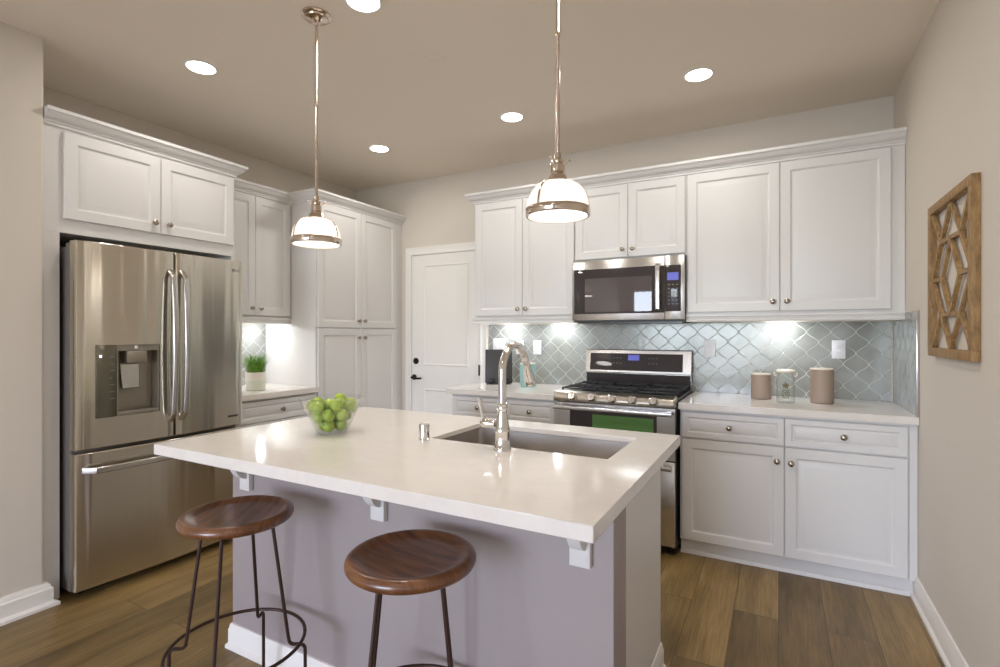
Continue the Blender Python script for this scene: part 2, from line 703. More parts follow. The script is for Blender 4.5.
CROWN = [(0, 2.352), (.010, 2.352), (.012, 2.364), (.018, 2.367), (.020, 2.374), (.030, 2.379), (.042, 2.390), (.050, 2.403), (.053, 2.408), (.060, 2.410), (.062, 2.4265), (0, 2.4265)]
RAIL = [(0, 1.402), (.014, 1.402), (.016, 1.412), (.010, 1.418), (.012, 1.430), (.018, 1.436), (.018, 1.449), (0, 1.449)]

# --- back wall uppers (face at Y = 3.517, door fronts 3.497)
YU = 3.517
PB = frame_fn((0, YU, 0), (1, 0, 0), (0, -1, 0))


def back_upper(label, x0, x1, z0, splits, knobs, filler=None):
    t = thing('overhead_cabinet', label, 'cabinet', ((x0 + x1) / 2, YB, z0))
    bm = nb(); box(bm, (x0, YU, z0), (x1, YB - .001, 2.36))
    link('body', bm, M_CAB, t)
    for (a, b_), k in zip(splits, knobs):
        front(t, PB, a, b_, z0 + .012, 2.352, 'door', k)
    return t


uc_left = back_upper('white two-door wall cabinet left of the microwave, above the dark board', -2.142, -1.2925, 1.45,
                     [(-2.126, -1.7125), (-1.7095, -1.2965)], [(-1.745, 1.512), (-1.677, 1.512)])
uc_mid = back_upper('short white two-door wall cabinet directly above the microwave', -1.2915, -.5285, 1.8385,
                    [(-1.286, -.9085), (-.9055, -.534)], [(-.941, 1.905), (-.873, 1.905)])
uc_right = back_upper('large white two-door wall cabinet right of the microwave, above the taupe canisters', -.5275, .607, 1.45,
                      [(-.519, .0055), (.0085, .543)], [(-.030, 1.518), (.044, 1.518)])
bm = nb(); run(bm, [(-2.142, YB - .001), (-2.142, YU), (-1.2925, YU)], RAIL); box(bm, (-2.142, YU, 1.402), (-1.2925, YU + .018, 1.4495)); box(bm, (-2.142, YU + .018, 1.402), (-2.124, YB - .001, 1.4495)); link('light_rail', bm, M_CAB, uc_left)
bm = nb(); run(bm, [(-.5275, YU), (.607, YU)], RAIL); box(bm, (-.5275, YU, 1.402), (.607, YU + .018, 1.4495)); link('light_rail', bm, M_CAB, uc_right)
bm = nb(); run(bm, [(-2.142, YB - .001), (-2.142, YU), (.607, YU)], CROWN)
for v_ in bm.verts:
    v_.co.z += .0085
crown_b = tag(link('crown_moulding', bm, M_CAB), 'long white crown moulding along the cabinets beside and over the microwave', 'moulding')

# --- left wall units (face X, fronts look to +X)
XF = -3.16
PL = frame_fn((XF, 0, 0), (0, 1, 0), (1, 0, 0))
# cabinet over the refrigerator with its fillers and side panel
t = thing('refrigerator_cabinet', 'white two-door cabinet above the stainless refrigerator', 'cabinet', (XL, 1.64, 0))
FXF = -3.168
PF = frame_fn((FXF, 0, 0), (0, 1, 0), (1, 0, 0))
bm = nb(); box(bm, (XL + .001, 1.132, 1.835), (FXF, 2.138, 2.36)); link('body', bm, M_CAB, t)
front(t, PF, 1.212, 1.6695, 1.905, 2.342, 'door', (1.632, 1.962))
front(t, PF, 1.6725, 2.124, 1.905, 2.342, 'door', (1.712, 1.962))
bm = nb(); box(bm, (XL + .001, 1.132, 0), (FXF, 1.200, 1.8345)); link('filler_panel', bm, M_CAB, t)
bm = nb(); box(bm, (XL + .001, 2.117, 0), (FXF, 2.138, 1.8345)); link('side_panel', bm, M_CAB, t)
bm = nb(); run(bm, [(FXF, 1.132), (FXF, 2.138), (-3.385, 2.138)], [(o_, z_ + .0085) for o_, z_ in CROWN]); link('crown', bm, M_CAB, t)

# shallow uppers between refrigerator and pantry
XU = -3.452
PU = frame_fn((XU, 0, 0), (0, 1, 0), (1, 0, 0))
t = thing('overhead_cabinet', 'narrow white two-door wall cabinet above the potted grass', 'cabinet', (XL, 2.47, 1.45))
bm = nb(); box(bm, (XL + .001, 2.140, 1.45), (XU, 2.8085, 2.36)); link('body', bm, M_CAB, t)
front(t, PU, 2.146, 2.4865, 1.462, 2.352, 'door', (2.452, 1.515))
front(t, PU, 2.4895, 2.802, 1.462, 2.352, 'door', (2.524, 1.515))
bm = nb(); run(bm, [(XU, 2.140), (XU, 2.8085)], RAIL); box(bm, (XU - .018, 2.14, 1.402), (XU, 2.8085, 1.4495)); link('light_rail', bm, M_CAB, t)
bm = nb(); run(bm, [(XU, 2.140), (XU, 2.8085)], [(o_, z_ + .0085) for o_, z_ in CROWN]); link('crown', bm, M_CAB, t)

# pantry
t = thing('pantry_cabinet', 'tall white four-door pantry cabinet in the corner beside the door', 'cabinet', (XL, 3.32, 0))
bm = nb(); box(bm, (XL + .001, 2.810, .10), (XF, 3.845, 2.36)); box(bm, (XL + .001, 2.810, 0), (XF - .06, 3.845, .0995)); link('body', bm, M_CAB, t)
front(t, PL, 2.822, 3.2845, 1.372, 2.352, 'door', (3.250, 1.432))
front(t, PL, 3.2875, 3.742, 1.372, 2.352, 'door', (3.320, 1.432))
front(t, PL, 2.822, 3.2845, .115, 1.366, 'door', (3.250, 1.290))
front(t, PL, 3.2875, 3.742, .115, 1.366, 'door', (3.320, 1.290))
bm = nb(); run(bm, [(XU + .064, 2.810), (XF, 2.810), (XF, 3.845)], [(o_, z_ + .0085) for o_, z_ in CROWN], flip=False)
link('crown', bm, M_CAB, t)

# left base cabinet
t = thing('base_cabinet', 'white base cabinet with one wide drawer under the potted grass', 'cabinet', (XL, 2.47, 0))
bm = nb(); box(bm, (XL + .001, 2.140, .10), (XF, 2.8085, .873)); box(bm, (XL + .001, 2.140, 0), (XF - .06, 2.8085, .0995)); link('body', bm, M_CAB, t)
front(t, PL, 2.152, 2.800, .715, .858, 'drawer', (2.486, .785))
front(t, PL, 2.152, 2.4745, .112, .705, 'door', (2.44, .64))
front(t, PL, 2.4775, 2.800, .112, .705, 'door', (2.512, .64))
bm = nb(); box(bm, (XL + .001, 2.1395, .874), (-3.115, 2.8088, .914)); tag(link('countertop', bm, M_QUARTZ, bevel=.003), 'short white quartz countertop holding the potted grass', 'countertop')

# --- back base units
YF = 3.237
PBB = frame_fn((0, YF, 0), (1, 0, 0), (0, -1, 0))
t = thing('base_cabinet', 'white base cabinet with two drawers and two doors right of the range', 'cabinet', (.04, YB, 0))
bm = nb(); box(bm, (-.522, YF, .092), (.598, YB - .001, .873)); link('body', bm, M_CAB, t)
bm = nb(); box(bm, (-.522, 3.268, 0), (.598, YB - .001, .0915)); run(bm, [(-.522, 3.268), (.598, 3.268)], [(0, 0), (.012, 0), (.012, .012), (.006, .022), (0, .024)]); link('toe_kick', bm, M_CAB, t)
front(t, PBB, -.509, .0265, .708, .860, 'drawer', (-.250, .784))
front(t, PBB, .0295, .568, .708, .860, 'drawer', (.299, .784))
front(t, PBB, -.509, .0265, .097, .700, 'door', (-.008, .622))
front(t, PBB, .0295, .568, .097, .700, 'door', (.060, .618))
bm = nb(); box(bm, (.575, YF - .008, .0925), (.607, YF - .0005, .8735)); link('filler_strip', bm, M_CAB, t)
bm = nb(); box(bm, (-.528, 3.197, .874), (.6085, YB - .001, .914)); tag(link('countertop', bm, M_QUARTZ, bevel=.003), 'white quartz countertop right of the range holding the canisters', 'countertop')

t = thing('base_cabinet', 'white base cabinet with two drawers left of the range behind the faucet', 'cabinet', (-1.745, YB, 0))
bm = nb(); box(bm, (-2.172, YF, .092), (-1.318, YB - .001, .873)); box(bm, (-2.172, 3.268, 0), (-1.318, YB - .001, .0915)); link('body', bm, M_CAB, t)
for a, b_, s in ((-2.160, -1.7045, 1), (-1.7015, -1.330, -1)):
    front(t, PBB, a, b_, .708, .860, 'drawer', ((a + b_) / 2, .784))
    front(t, PBB, a, b_, .097, .700, 'door', (b_ - .035 if s > 0 else a + .035, .622))
bm = nb(); box(bm, (-2.205, 3.197, .874), (-1.3035, YB - .001, .914)); tag(link('countertop', bm, M_QUARTZ, bevel=.003), 'white quartz countertop left of the range under the dark board', 'countertop')


# ------------------------------------------------------------------ arabesque tile
def tile_field(bm, u0, u1, v0, v1, P, w=.132, h=.134, t=.0022, phase=(0, 0)):
    K = 7
    def edge(s):            # s 0..1 from bottom vertex to right vertex
        return (w / 2) * (.18 * s + .82 * (1 - math.cos(PI * s)) / 2), -h / 2 + h / 2 * s
    pts = [edge(i / K) for i in range(K)]
    q = pts + [(x, -y) for x, y in [edge(i / K) for i in range(K, 0, -1)]]
    q = q + [(-x, -y) for x, y in q]
    nU, nV = int((u1 - u0) / w) + 3, int((v1 - v0) / (h / 2)) + 3
    for j in range(-1, nV):
        for i in range(-1, nU):
            cu = u0 + phase[0] + (i + (j % 2) * .5) * w
            cv = v0 + phase[1] + j * h / 2
            if cu - w / 2 > u1 or cu + w / 2 < u0 or cv - h / 2 > v1 or cv + h / 2 < v0:
                continue
            rings = []
            for k, nn in ((.962, -.0002), (.952, t * .7), (.925, t), (.5, t * 1.01)):
                rings.append([P(min(max(cu + x * k, u0), u1), min(max(cv + y * k, v0), v1), nn) for x, y in q])
            A = 0
            r0 = rings[0]
            if max((a - r0[0]).length for a in r0) < .004:
                continue
            loft(bm, rings, False, True)
    bmesh.ops.remove_doubles(bm, verts=bm.verts, dist=1e-5)
    bmesh.ops.dissolve_degenerate(bm, dist=1e-5, edges=bm.edges)
    return bm


def backsplash(label, u0, u1, v0, v1, O, U, N, phase=(0, 0), loc=(0, 0, 0), notch=None):
    P = frame_fn(O, U, N)
    t = thing('tile_backsplash', label, 'backsplash', loc)
    bm = nb()
    cs = [P(u0, v0, .0005), P(u1, v0, .0005), P(u1, 1.40 if notch else v1, .0005)]
    cs += [P(notch, 1.40, .0005), P(notch, v1, .0005), P(u0, v1, .0005)] if notch else [P(u0, v1, .0005)]
    prism(bm, cs, Vector(N) * .0025)
    link('grout_bed', bm, M_GROUT, t)
    P2 = lambda u, v, n: P(u, v, n + .003)
    bm = nb()
    if notch:
        tile_field(bm, u0 + .001, notch, v0, v1, P2, phase=phase)
        n0 = (notch - u0 - .001) % .132
        tile_field(bm, notch, u1 - .001, v0, 1.40, P2, phase=(phase[0] - n0, phase[1]))
    else:
        tile_field(bm, u0 + .001, u1 - .001, v0, v1, P2, phase=phase)
    link('arabesque_tiles', bm, M_TILE, t, angle=12)
    return t, P


backsplash('grey-green glossy arabesque tile backsplash on the back wall behind the range', -2.20, .5985, .9145, 1.40,
           (0, YB, 0), (1, 0, 0), (0, -1, 0), (.046, .02), (-.8, YB, .9145))
ts, Pts = backsplash('narrow return of arabesque tile on the right-hand wall beside the counter', 3.200, YB - .014, .9145, 1.44,
                     (XR, 0, 0), (0, 1, 0), (-1, 0, 0), (.03, .02), (XR, 3.5, .9145), 3.4965)
bm = nb(); box(bm, (XR - .013, 3.194, .9145), (XR - .0005, 3.1995, 1.442), .001); link('edge_trim', bm, M_STEEL_H, ts)
backsplash('small patch of pale arabesque tile behind the potted grass', 2.141, 2.808, .9145, 1.40,
           (XL, 0, 0), (0, 1, 0), (1, 0, 0), (.03, .02), (XL, 2.47, .9145))

# ------------------------------------------------------------------ outlets and switches
YT = YB - .0125


def outlet(x, z, label, kind='outlet', w=.072):
    t = thing('power_outlet' if kind == 'outlet' else 'light_switch', label, 'outlet' if kind == 'outlet' else 'switch', (x, YT, z), 'white plates on the backsplash')
    bm = nb(); box(bm, (x - w / 2, YT - .006, z - .058), (x + w / 2, YT, z + .058), .002); link('cover_plate', bm, M_WHITEPL, t)
    n_ = 1 if w < .1 else 2
    for i in range(n_):
        cx = x + (i - (n_ - 1) / 2) * .046
        if kind == 'outlet':
            for dz in (.020, -.020):
                bm = nb(); box(bm, (cx - .0165, YT - .008, z + dz - .014), (cx + .0165, YT - .0061, z + dz + .014), .0015)
                s = link('socket', bm, M_WHITEPL, t)
                bm = nb()
                for dx in (-.006, .006):
                    box(bm, (cx + dx - .001, YT - .0084, z + dz - .002), (cx + dx + .001, YT - .0081, z + dz + .006))
                box(bm, (cx - .0015, YT - .0084, z + dz - .009), (cx + .0015, YT - .0081, z + dz - .006))
                link('slots', bm, M_SLOT, s)
        else:
            bm = nb(); box(bm, (cx - .0165, YT - .009, z - .033), (cx + .0165, YT - .0061, z + .033), .002); link('rocker', bm, M_WHITEPL, t)
    return t


outlet(-2.094, 1.225, 'white double switch plate above the dark board', 'switch', .116)
outlet(-1.895, 1.210, 'white wall plate behind the faucet, above the teal canister', 'switch')
outlet(-1.737, 1.212, 'white wall outlet on the tile left of the range', 'outlet')
outlet(-.421, 1.221, 'white wall outlet on the tile just right of the range', 'outlet')
outlet(.330, 1.226, 'white wall outlet on the tile above the tall canister', 'outlet')

# ------------------------------------------------------------------ refrigerator
FY0, FY1, FZ1 = 1.213, 2.106, 1.788
FYC, FW = (FY0 + FY1) / 2, (FY1 - FY0) / 2
XFB, XFD = -3.095, -3.032
fr = thing('refrigerator', 'stainless steel french door refrigerator with water dispenser', 'refrigerator', (-3.4, FYC, 0))
bm = nb(); box(bm, (-3.74, FY0 + .006, .035), (XFB, FY1 - .006, 1.765), .004)
link('body', bm, M_FSIDE, fr)
bm = nb(); box(bm, (-3.70, FY0 + .05, 0), (-3.13, FY1 - .05, .0345)); link('base_grille', bm, M_DARK, fr)


def fx(y):
    s = (y - FYC) / FW
    return XFD + .022 * (1 - s * s)


def curved_front(bm, y0, y1, z0, z1, hole=None, r=.012):
    """bowed slab with rounded vertical edges; hole = (y0, y1, z0, z1)"""
    ys = [y0, y0 + r * .3, y0 + r]
    a, b_ = y0 + r, y1 - r
    inner = [a + (b_ - a) * i / 14 for i in range(1, 14)]
    if hole:
        inner = [y for y in inner if abs(y - hole[0]) > .012 and abs(y - hole[1]) > .012] + [hole[0], hole[1]]
    ys = sorted(set(ys + inner + [y1 - r, y1 - r * .3, y1]))
    zs = [z0, z0 + .004] + ([hole[2], hole[3]] if hole else []) + [z1 - .004, z1]

    def X(y, z):
        d_ = 0
        e = min(y - y0, y1 - y)
        if e < r:
            d_ = r * (1 - math.sqrt(max(0, 1 - (1 - e / r) ** 2)))
        if z in (z0, z1):
            d_ += .003
        return fx(y) - d_
    V = [[bm.verts.new((X(y, z), y, z)) for z in zs] for y in ys]
    Bk = [[bm.verts.new((XFB + .002, y, z)) for z in zs] for y in ys]
    ny, nz = len(ys), len(zs)
    def inh(i, j):
        if not hole:
            return False
        return hole[0] - 1e-6 <= ys[i] and ys[i + 1] <= hole[1] + 1e-6 and hole[2] - 1e-6 <= zs[j] and zs[j + 1] <= hole[3] + 1e-6
    for i in range(ny - 1):
        for j in range(nz - 1):
            if inh(i, j):
                for (di, dj, oi, oj) in ((0, 0, 0, 1), (1, 0, 1, 1), (0, 0, 1, 0), (0, 1, 1, 1)):
                    nb_i, nb_j = (i - 1, j) if (di, oi) == (0, 0) else (i + 1, j) if (di, oi) == (1, 1) else (i, j - 1) if (dj, oj) == (0, 0) else (i, j + 1)
                    if not inh(nb_i, nb_j):
                        bm.faces.new((V[i + di][j + dj], V[i + oi][j + oj], Bk[i + oi][j + oj], Bk[i + di][j + dj]))
            else:
                bm.faces.new((V[i][j], V[i + 1][j], V[i + 1][j + 1], V[i][j + 1]))
                bm.faces.new((Bk[i][j + 1], Bk[i + 1][j + 1], Bk[i + 1][j], Bk[i][j]))
    for i in range(ny - 1):
        bm.faces.new((V[i + 1][0], V[i][0], Bk[i][0], Bk[i + 1][0]))
        bm.faces.new((V[i][-1], V[i + 1][-1], Bk[i + 1][-1], Bk[i][-1]))
    for j in range(nz - 1):
        bm.faces.new((V[0][j], V[0][j + 1], Bk[0][j + 1], Bk[0][j]))
        bm.faces.new((V[-1][j + 1], V[-1][j], Bk[-1][j], Bk[-1][j + 1]))
    return bm


HY0, HY1, HYM, HZ0, HZ1 = 1.292, 1.592, 1.386, .897, 1.268
FYM = 1.671
bm = nb(); curved_front(bm, FY0, FYM - .003, .747, FZ1, (HY0, HY1, HZ0, HZ1)); dl = link('door', bm, M_STEEL, fr)
bm = nb(); curved_front(bm, FYM + .003, FY1, .747, FZ1); d2 = link('door', bm, M_STEEL, fr)
bm = nb(); curved_front(bm, FY0, FY1, .050, .728); d3 = link('freezer_drawer', bm, M_STEEL, fr)


def bowed_handle(parent, a, b_, out, section, up, name='handle'):
    a, b_ = Vector(a), Vector(b_)
    pts = []
    for i in range(21):
        s = i / 20
        e = min(s, 1 - s)
        lift = out * (min(1, e / .035) ** .6) * .62 + out * .38 * math.sin(PI * s)
        pts.append(a + (b_ - a) * s + Vector((lift, 0, 0)))
    bm = nb(); sweep(bm, pts, section, up)
    return link(name, bm, M_STEEL_H, parent)


bowed_handle(dl, (fx(1.643) + .001, 1.643, .835), (fx(1.643) + .001, 1.643, 1.682), .062, rrect(.030, .016, .005), (1, 0, 0))
bowed_handle(d2, (fx(1.708) + .001, 1.708, .835), (fx(1.708) + .001, 1.708, 1.682), .062, rrect(.030, .016, .005), (1, 0, 0))
pts = []
for i in range(25):
    s = i / 24
    y = 1.243 + (2.064 - 1.243) * s
    e = min(s, 1 - s)
    pts.append((fx(y) + .001 + .05 * (min(1, e / .03) ** .6), y, .645 - .004 * 0))
bm = nb(); sweep(bm, pts, rrect(.016, .032, .005), (0, 0, 1)); link('handle', bm, M_STEEL_H, d3)
# dispenser
xd = fx(1.44)
disp = None
bm = nb(); box(bm, (XFB + .003, HY0 + .001, HZ0 + .001), (fx(1.33) + .002, HYM, HZ1 - .001), .002)
cp = link('control_panel', bm, M_PANEL, dl)
for k in range(7):
    z = 1.205 - k * .036
    bm = nb()
    box(bm, (fx(1.36) + .0012, 1.352, z), (fx(1.36) + .0026, 1.374 if k != 3 else 1.362, z + .003))
    link('touch_mark', bm, M_MARK, dl)
bm = nb(); box(bm, (fx(1.31) + .001, 1.309, 1.205), (fx(1.31) + .0045, 1.318, 1.216), .001); link('indicator', bm, M_IND, dl)
bm = nb()
box(bm, (XFB + .003, HYM + .001, HZ0 + .001), (XFB + .008, HY1 - .001, HZ1 - .001))
box(bm, (XFB + .008, HYM + .001, HZ0 + .001), (xd - .004, HYM + .006, HZ1 - .001))
box(bm, (XFB + .008, HY1 - .006, HZ0 + .001), (xd - .004, HY1 - .001, HZ1 - .001))
box(bm, (XFB + .008, HYM + .006, HZ1 - .006), (xd - .004, HY1 - .006, HZ1 - .001))
box(bm, (XFB + .008, HYM + .006, HZ0 + .001), (xd + .004, HY1 - .006, HZ0 + .020), .002)
prism(bm, [(XFB + .008, HYM + .02, .93), (XFB + .008, HY1 - .03, .93), (XFB + .008, 1.535, 1.17), (XFB + .008, HYM + .02, 1.17)], (.012, 0, 0))
link('recess', bm, M_GREY, dl)
bm = nb(); box(bm, (XFB + .010, HYM + .006, 1.235), (xd - .006, HY1 - .006, 1.261)); box(bm, (XFB + .010, 1.432, 1.17), (xd - .002, 1.530, 1.234), .004); link('nozzle_housing', bm, M_GREY, dl)
bm = nb(); box(bm, (xd - .010, 1.470, 1.246), (xd - .001, 1.484, 1.262), .002); link('dispenser_lamp', bm, M_WHITEPL, dl)
bm = nb(); prism(bm, [(XFB + .025, 1.420, 1.165), (XFB + .025, 1.512, 1.165), (XFB + .036, 1.508, 1.035), (XFB + .036, 1.426, 1.035)], (.008, 0, 0)); link('paddle', bm, M_STEEL_H, dl, bevel=.002)
# hinge covers, logo, badge
for y in (FY0 + .03, FY1 - .03):
    bm = nb(); box(bm, (-3.16, y - .022, 1.7655), (XFB + .03, y + .022, 1.784), .004); link('hinge_cover', bm, M_GREY, fr)
bm = nb(); lathe(bm, [(.010, 0), (.010, .0015), (0, .0015)], 18, (fx(2.035) + .0002, 2.035, 1.725), (1, .03, 0)); link('emblem', bm, M_MARK, d2)
bm = text_mesh('LG', .026, lambda x, y: (fx(2.066 + x) + .0012, 2.066 + x, 1.725 + y)); link('lettering', bm, M_MARK, d2)
bm = nb()
for k, y in enumerate((2.000, 2.012, 2.024, 2.036, 2.048, 2.060)):
    box(bm, (fx(y) + .0002, y, .800 + (k % 2) * .003), (fx(y) + .0016, y + .009, .813))
link('badge', bm, M_CHAR, d2)

# ------------------------------------------------------------------ range
RX0, RX1 = -1.2975, -.5345
RC = (RX0 + RX1) / 2
rg = thing('gas_range', 'freestanding stainless gas range with black cooktop and five knobs', 'range', (RC, 3.5, 0))
bm = nb(); box(bm, (RX0, 3.175, .045), (RX1, 3.835, .905)); link('body', bm, M_DARK, rg)
for x in (RX0 + .04, RX1 - .04):
    for y in (3.21, 3.79):
        bm = nb(); lathe(bm, [(.018, 0), (.018, .012), (.010, .014), (.010, .0445)], 12, (x, y, 0)); link('foot', bm, M_DARK, rg)
bm = nb(); prism(bm, [(RX0, 3.118, .886), (RX0, 3.112, .905), (RX0, 3.122, .932), (RX0, 3.150, .948), (RX0, 3.215, .950), (RX0, 3.215, .886)], (RX1 - RX0, 0, 0)); cpn = link('control_panel', bm, mat('range_panel_steel', (172, 164, 152), .3, 1.0), rg, bevel=.006)
for x in (-1.162, -1.033, -.905, -.780, -.652):
    bm = nb(); a = Vector((x, 3.1155, .917)); w = Vector((0, -1, .36)).normalized()
    lathe(bm, [(.028, 0), (.028, .005), (.0245, .007), (.025, .010), (.0235, .034), (.020, .038), (0, .038)], 24, a, w)
    u_, v_, w_ = basis(w)
    k = link('knob', bm, M_STEEL_H, rg)
    bm = nb(); q = a + w * .0385
    prism(bm, [q + u_ * s1 * .003 + v_ * s2 * .018 for s1, s2 in ((-1, -1), (1, -1), (1, 1), (-1, 1))], w * .006)
    link('grip', bm, M_STEEL_H, k)
bm = nb(); box(bm, (RX0 + .001, 3.216, .9055), (RX1 - .001, 3.770, .932), .004); link('cooktop', bm, M_DARK, rg)
for bx_, by, r in ((-1.14, 3.36, .045), (-1.14, 3.62, .036), (RC, 3.49, .05), (-.69, 3.36, .045), (-.69, 3.62, .036)):
    bm = nb(); lathe(bm, [(r, 0), (r, .008), (r * .8, .010), (r * .8, .016), (r * .5, .018), (0, .018)], 24, (bx_, by, .9325)); link('burner', bm, M_IRON, rg)
for gx0, gx1 in ((-1.285, -1.045), (-1.035, -.797), (-.787, -.547)):
    bm = nb()
    gy0, gy1, gz = 3.235, 3.755, .966
    s = .011
    for x in (gx0, gx1 - s):
        box(bm, (x, gy0, gz - .010), (x + s, gy1, gz), .002)
    for y in (gy0, (gy0 + gy1) / 2 - s / 2, gy1 - s):
        box(bm, (gx0, y, gz - .0102), (gx1, y + s, gz + .0002), .002)
    mx = (gx0 + gx1) / 2
    box(bm, (mx - s / 2, gy0, gz - .0104), (mx + s / 2, gy1, gz + .0004), .002)
    for cy_ in (3.36, 3.63):
        box(bm, (gx0 + .01, cy_ - s / 2, gz - .0103), (gx1 - .01, cy_ + s / 2, gz + .006), .002)
    for x in (gx0, gx1 - s):
        for y in (gy0, gy1 - s):
            box(bm, (x, y, .9325), (x + s, y + s, gz - .005))
    link('grate', bm, M_IRON, rg)
# oven door (upper) and lower oven
PR = frame_fn((0, 3.174, 0), (1, 0, 0), (0, -1, 0))


def panel_with_window(parent, name, u0, u1, v0, v1, w, m):
    bm = nb()
    us_, vs_ = [u0, w[0], w[1], u1], [v0, w[2], w[3], v1]
    for i in range(3):
        for j in range(3):
            if i == 1 and j == 1:
                continue
            loft(bm, [ring_rect(us_[i], us_[i + 1], vs_[j], vs_[j + 1], 0, PR, .036)], False, True)
            loft(bm, [ring_rect(us_[i], us_[i + 1], vs_[j], vs_[j + 1], 0, PR, .0)], False, True)
    loft(bm, [ring_rect(u0, u1, v0, v1, 0, PR, .0), ring_rect(u0, u1, v0, v1, 0, PR, .036)], False, False)
    loft(bm, [ring_rect(*w, 0, PR, .0), ring_rect(*w, 0, PR, .036)], False, False)
    bmesh.ops.remove_doubles(bm, verts=bm.verts, dist=1e-5)
    return link(name, bm, m, parent)


W1 = (-1.190, -.640, .615, .830)
od = panel_with_window(rg, 'oven_door', RX0 + .002, RX1 - .002, .572, .880, W1, M_STEEL_H)
bm = nb(); loft(bm, [ring_rect(*W1, .0005, PR, .002), ring_rect(*W1, .0005, PR, .034)]); link('window_frame', bm, M_BLACKGLASS, od)
bm = nb(); loft(bm, [ring_rect(-1.040, -.660, .64, .812, 0, PR, .0345), ring_rect(-1.040, -.660, .64, .812, 0, PR, .0352)]); link('window_reflection', bm, M_GREENREFL, od)  # flat green patch painted in place of a reflection on the black glass
ld = None
bm = nb(); box(bm, (RX0 + .002, 3.138, .062), (RX1 - .002, 3.174, .565), .004); ld = link('lower_door', bm, M_STEEL_H, rg)
for par, z in ((od, .852), (ld, .535)):
    bm = nb()
    sweep(bm, [(RX0 + .012, 3.085, z), (RX1 - .012, 3.085, z)], rrect(.022, .026, .007), (0, 0, 1))
    for x in (RX0 + .035, RX1 - .035):
        box(bm, (x - .012, 3.090, z - .009), (x + .012, 3.1378, z + .009), .002)
    link('handle', bm, M_STEEL_H, par)
# backguard
bm = nb(); prism(bm, [(RX0, 3.775, .9325), (RX0, 3.770, 1.035), (RX0, 3.752, 1.040), (RX0, 3.780, 1.200), (RX0, 3.788, 1.206), (RX0, 3.828, 1.206), (RX0, 3.828, .9325)], (RX1 - RX0, 0, 0))
for f in list(bm.faces):
    pass
bg = link('backguard', bm, M_STEEL_H, rg)
bm = nb(); box(bm, (RX0 + .004, 3.766, .936), (RX1 - .004, 3.7695, 1.030)); link('vent_strip', bm, M_BLACKGLASS, rg)
sl = lambda z: 3.752 + (z - 1.040) * (.028 / .16)
def on_guard(x0, x1, z0, z1, n0, n1):
    bm = nb(); loft(bm, [[(x0, sl(z0) - n_, z0), (x1, sl(z0) - n_, z0), (x1, sl(z1) - n_, z1), (x0, sl(z1) - n_, z1)] for n_ in (n0, n1)]); return bm
link('display_panel', on_guard(-1.262, -.590, 1.053, 1.178, .0003, .003), M_BLACKGLASS, bg)
link('display', on_guard(-.975, -.893, 1.128, 1.168, .0031, .0038), M_LCD, bg)
bm = nb()
for x in (-1.085, -1.06, -1.035, -.825, -.80, -.775):
    for z in (1.105, 1.142):
        box(bm, (x, sl(z) - .0036, z), (x + .012, sl(z) - .003, z + .004))
link('key_marks', bm, M_MARK, bg)

# ------------------------------------------------------------------ microwave
MX0, MX1, MZ0, MZ1 = -1.2905, -.5295, 1.405, 1.8365
YM = 3.447
mw = thing('microwave', 'stainless over-the-range microwave with black glass door', 'microwave', ((MX0 + MX1) / 2, YB, MZ0))
bm = nb(); box(bm, (MX0, YM + .031, MZ0), (MX1, YB - .012, MZ1)); link('body', bm, M_CHAR, mw)
bm = nb(); box(bm, (MX0 + .02, YM + .05, MZ0 - .008), (MX1 - .02, YB - .05, MZ0 - .0005)); link('vent_base', bm, M_DARK, mw)
XSP = -.652
bm = nb(); box(bm, (MX0, YM, MZ0 + .012), (XSP - .001, YM + .030, MZ1 - .002), .003); md_ = link('door', bm, M_STEEL_H, mw)
bm = nb(); box(bm, (MX0 + .015, YM - .003, 1.462), (XSP - .002, YM - .0003, 1.772), .001); gp = link('glass_panel', bm, M_BLACKGLASS, md_)
bm = nb(); box(bm, (-1.195, YM - .0036, 1.475), (-.735, YM - .0031, 1.708)); link('window', bm, mat('tinted_window', (92, 84, 83), .02), md_)
bm = nb(); box(bm, (XSP + .001, YM, MZ0 + .012), (MX1, YM + .030, MZ1 - .002), .003); cpm = link('control_panel', bm, M_STEEL_H, mw)
bm = nb(); box(bm, (XSP + .004, YM - .003, 1.470), (MX1 - .022, YM - .0003, 1.770), .001); link('key_panel', bm, M_BLACKGLASS, cpm)
bm = nb(); box(bm, (-.636, YM - .0042, 1.672), (-.566, YM - .0032, 1.722)); link('display', bm, M_LCD, cpm)
bm = nb()
for i in range(3):
    for j in range(6):
        x, z = -.632 + i * .026, 1.640 - j * .025
        box(bm, (x, YM - .0038, z), (x + .012, YM - .0031, z + .006))
link('keys', bm, M_MARK, cpm)
pts = []
for i in range(17):
    s = i / 16
    e = min(s, 1 - s)
    pts.append((-.690, YM - .003 - .040 * (min(1, e / .05) ** .6) - .008 * math.sin(PI * s), 1.470 + .312 * s))
bm = nb(); sweep(bm, pts, rrect(.030, .014, .005), (0, 1, 0)); link('handle', bm, M_STEEL_H, md_)

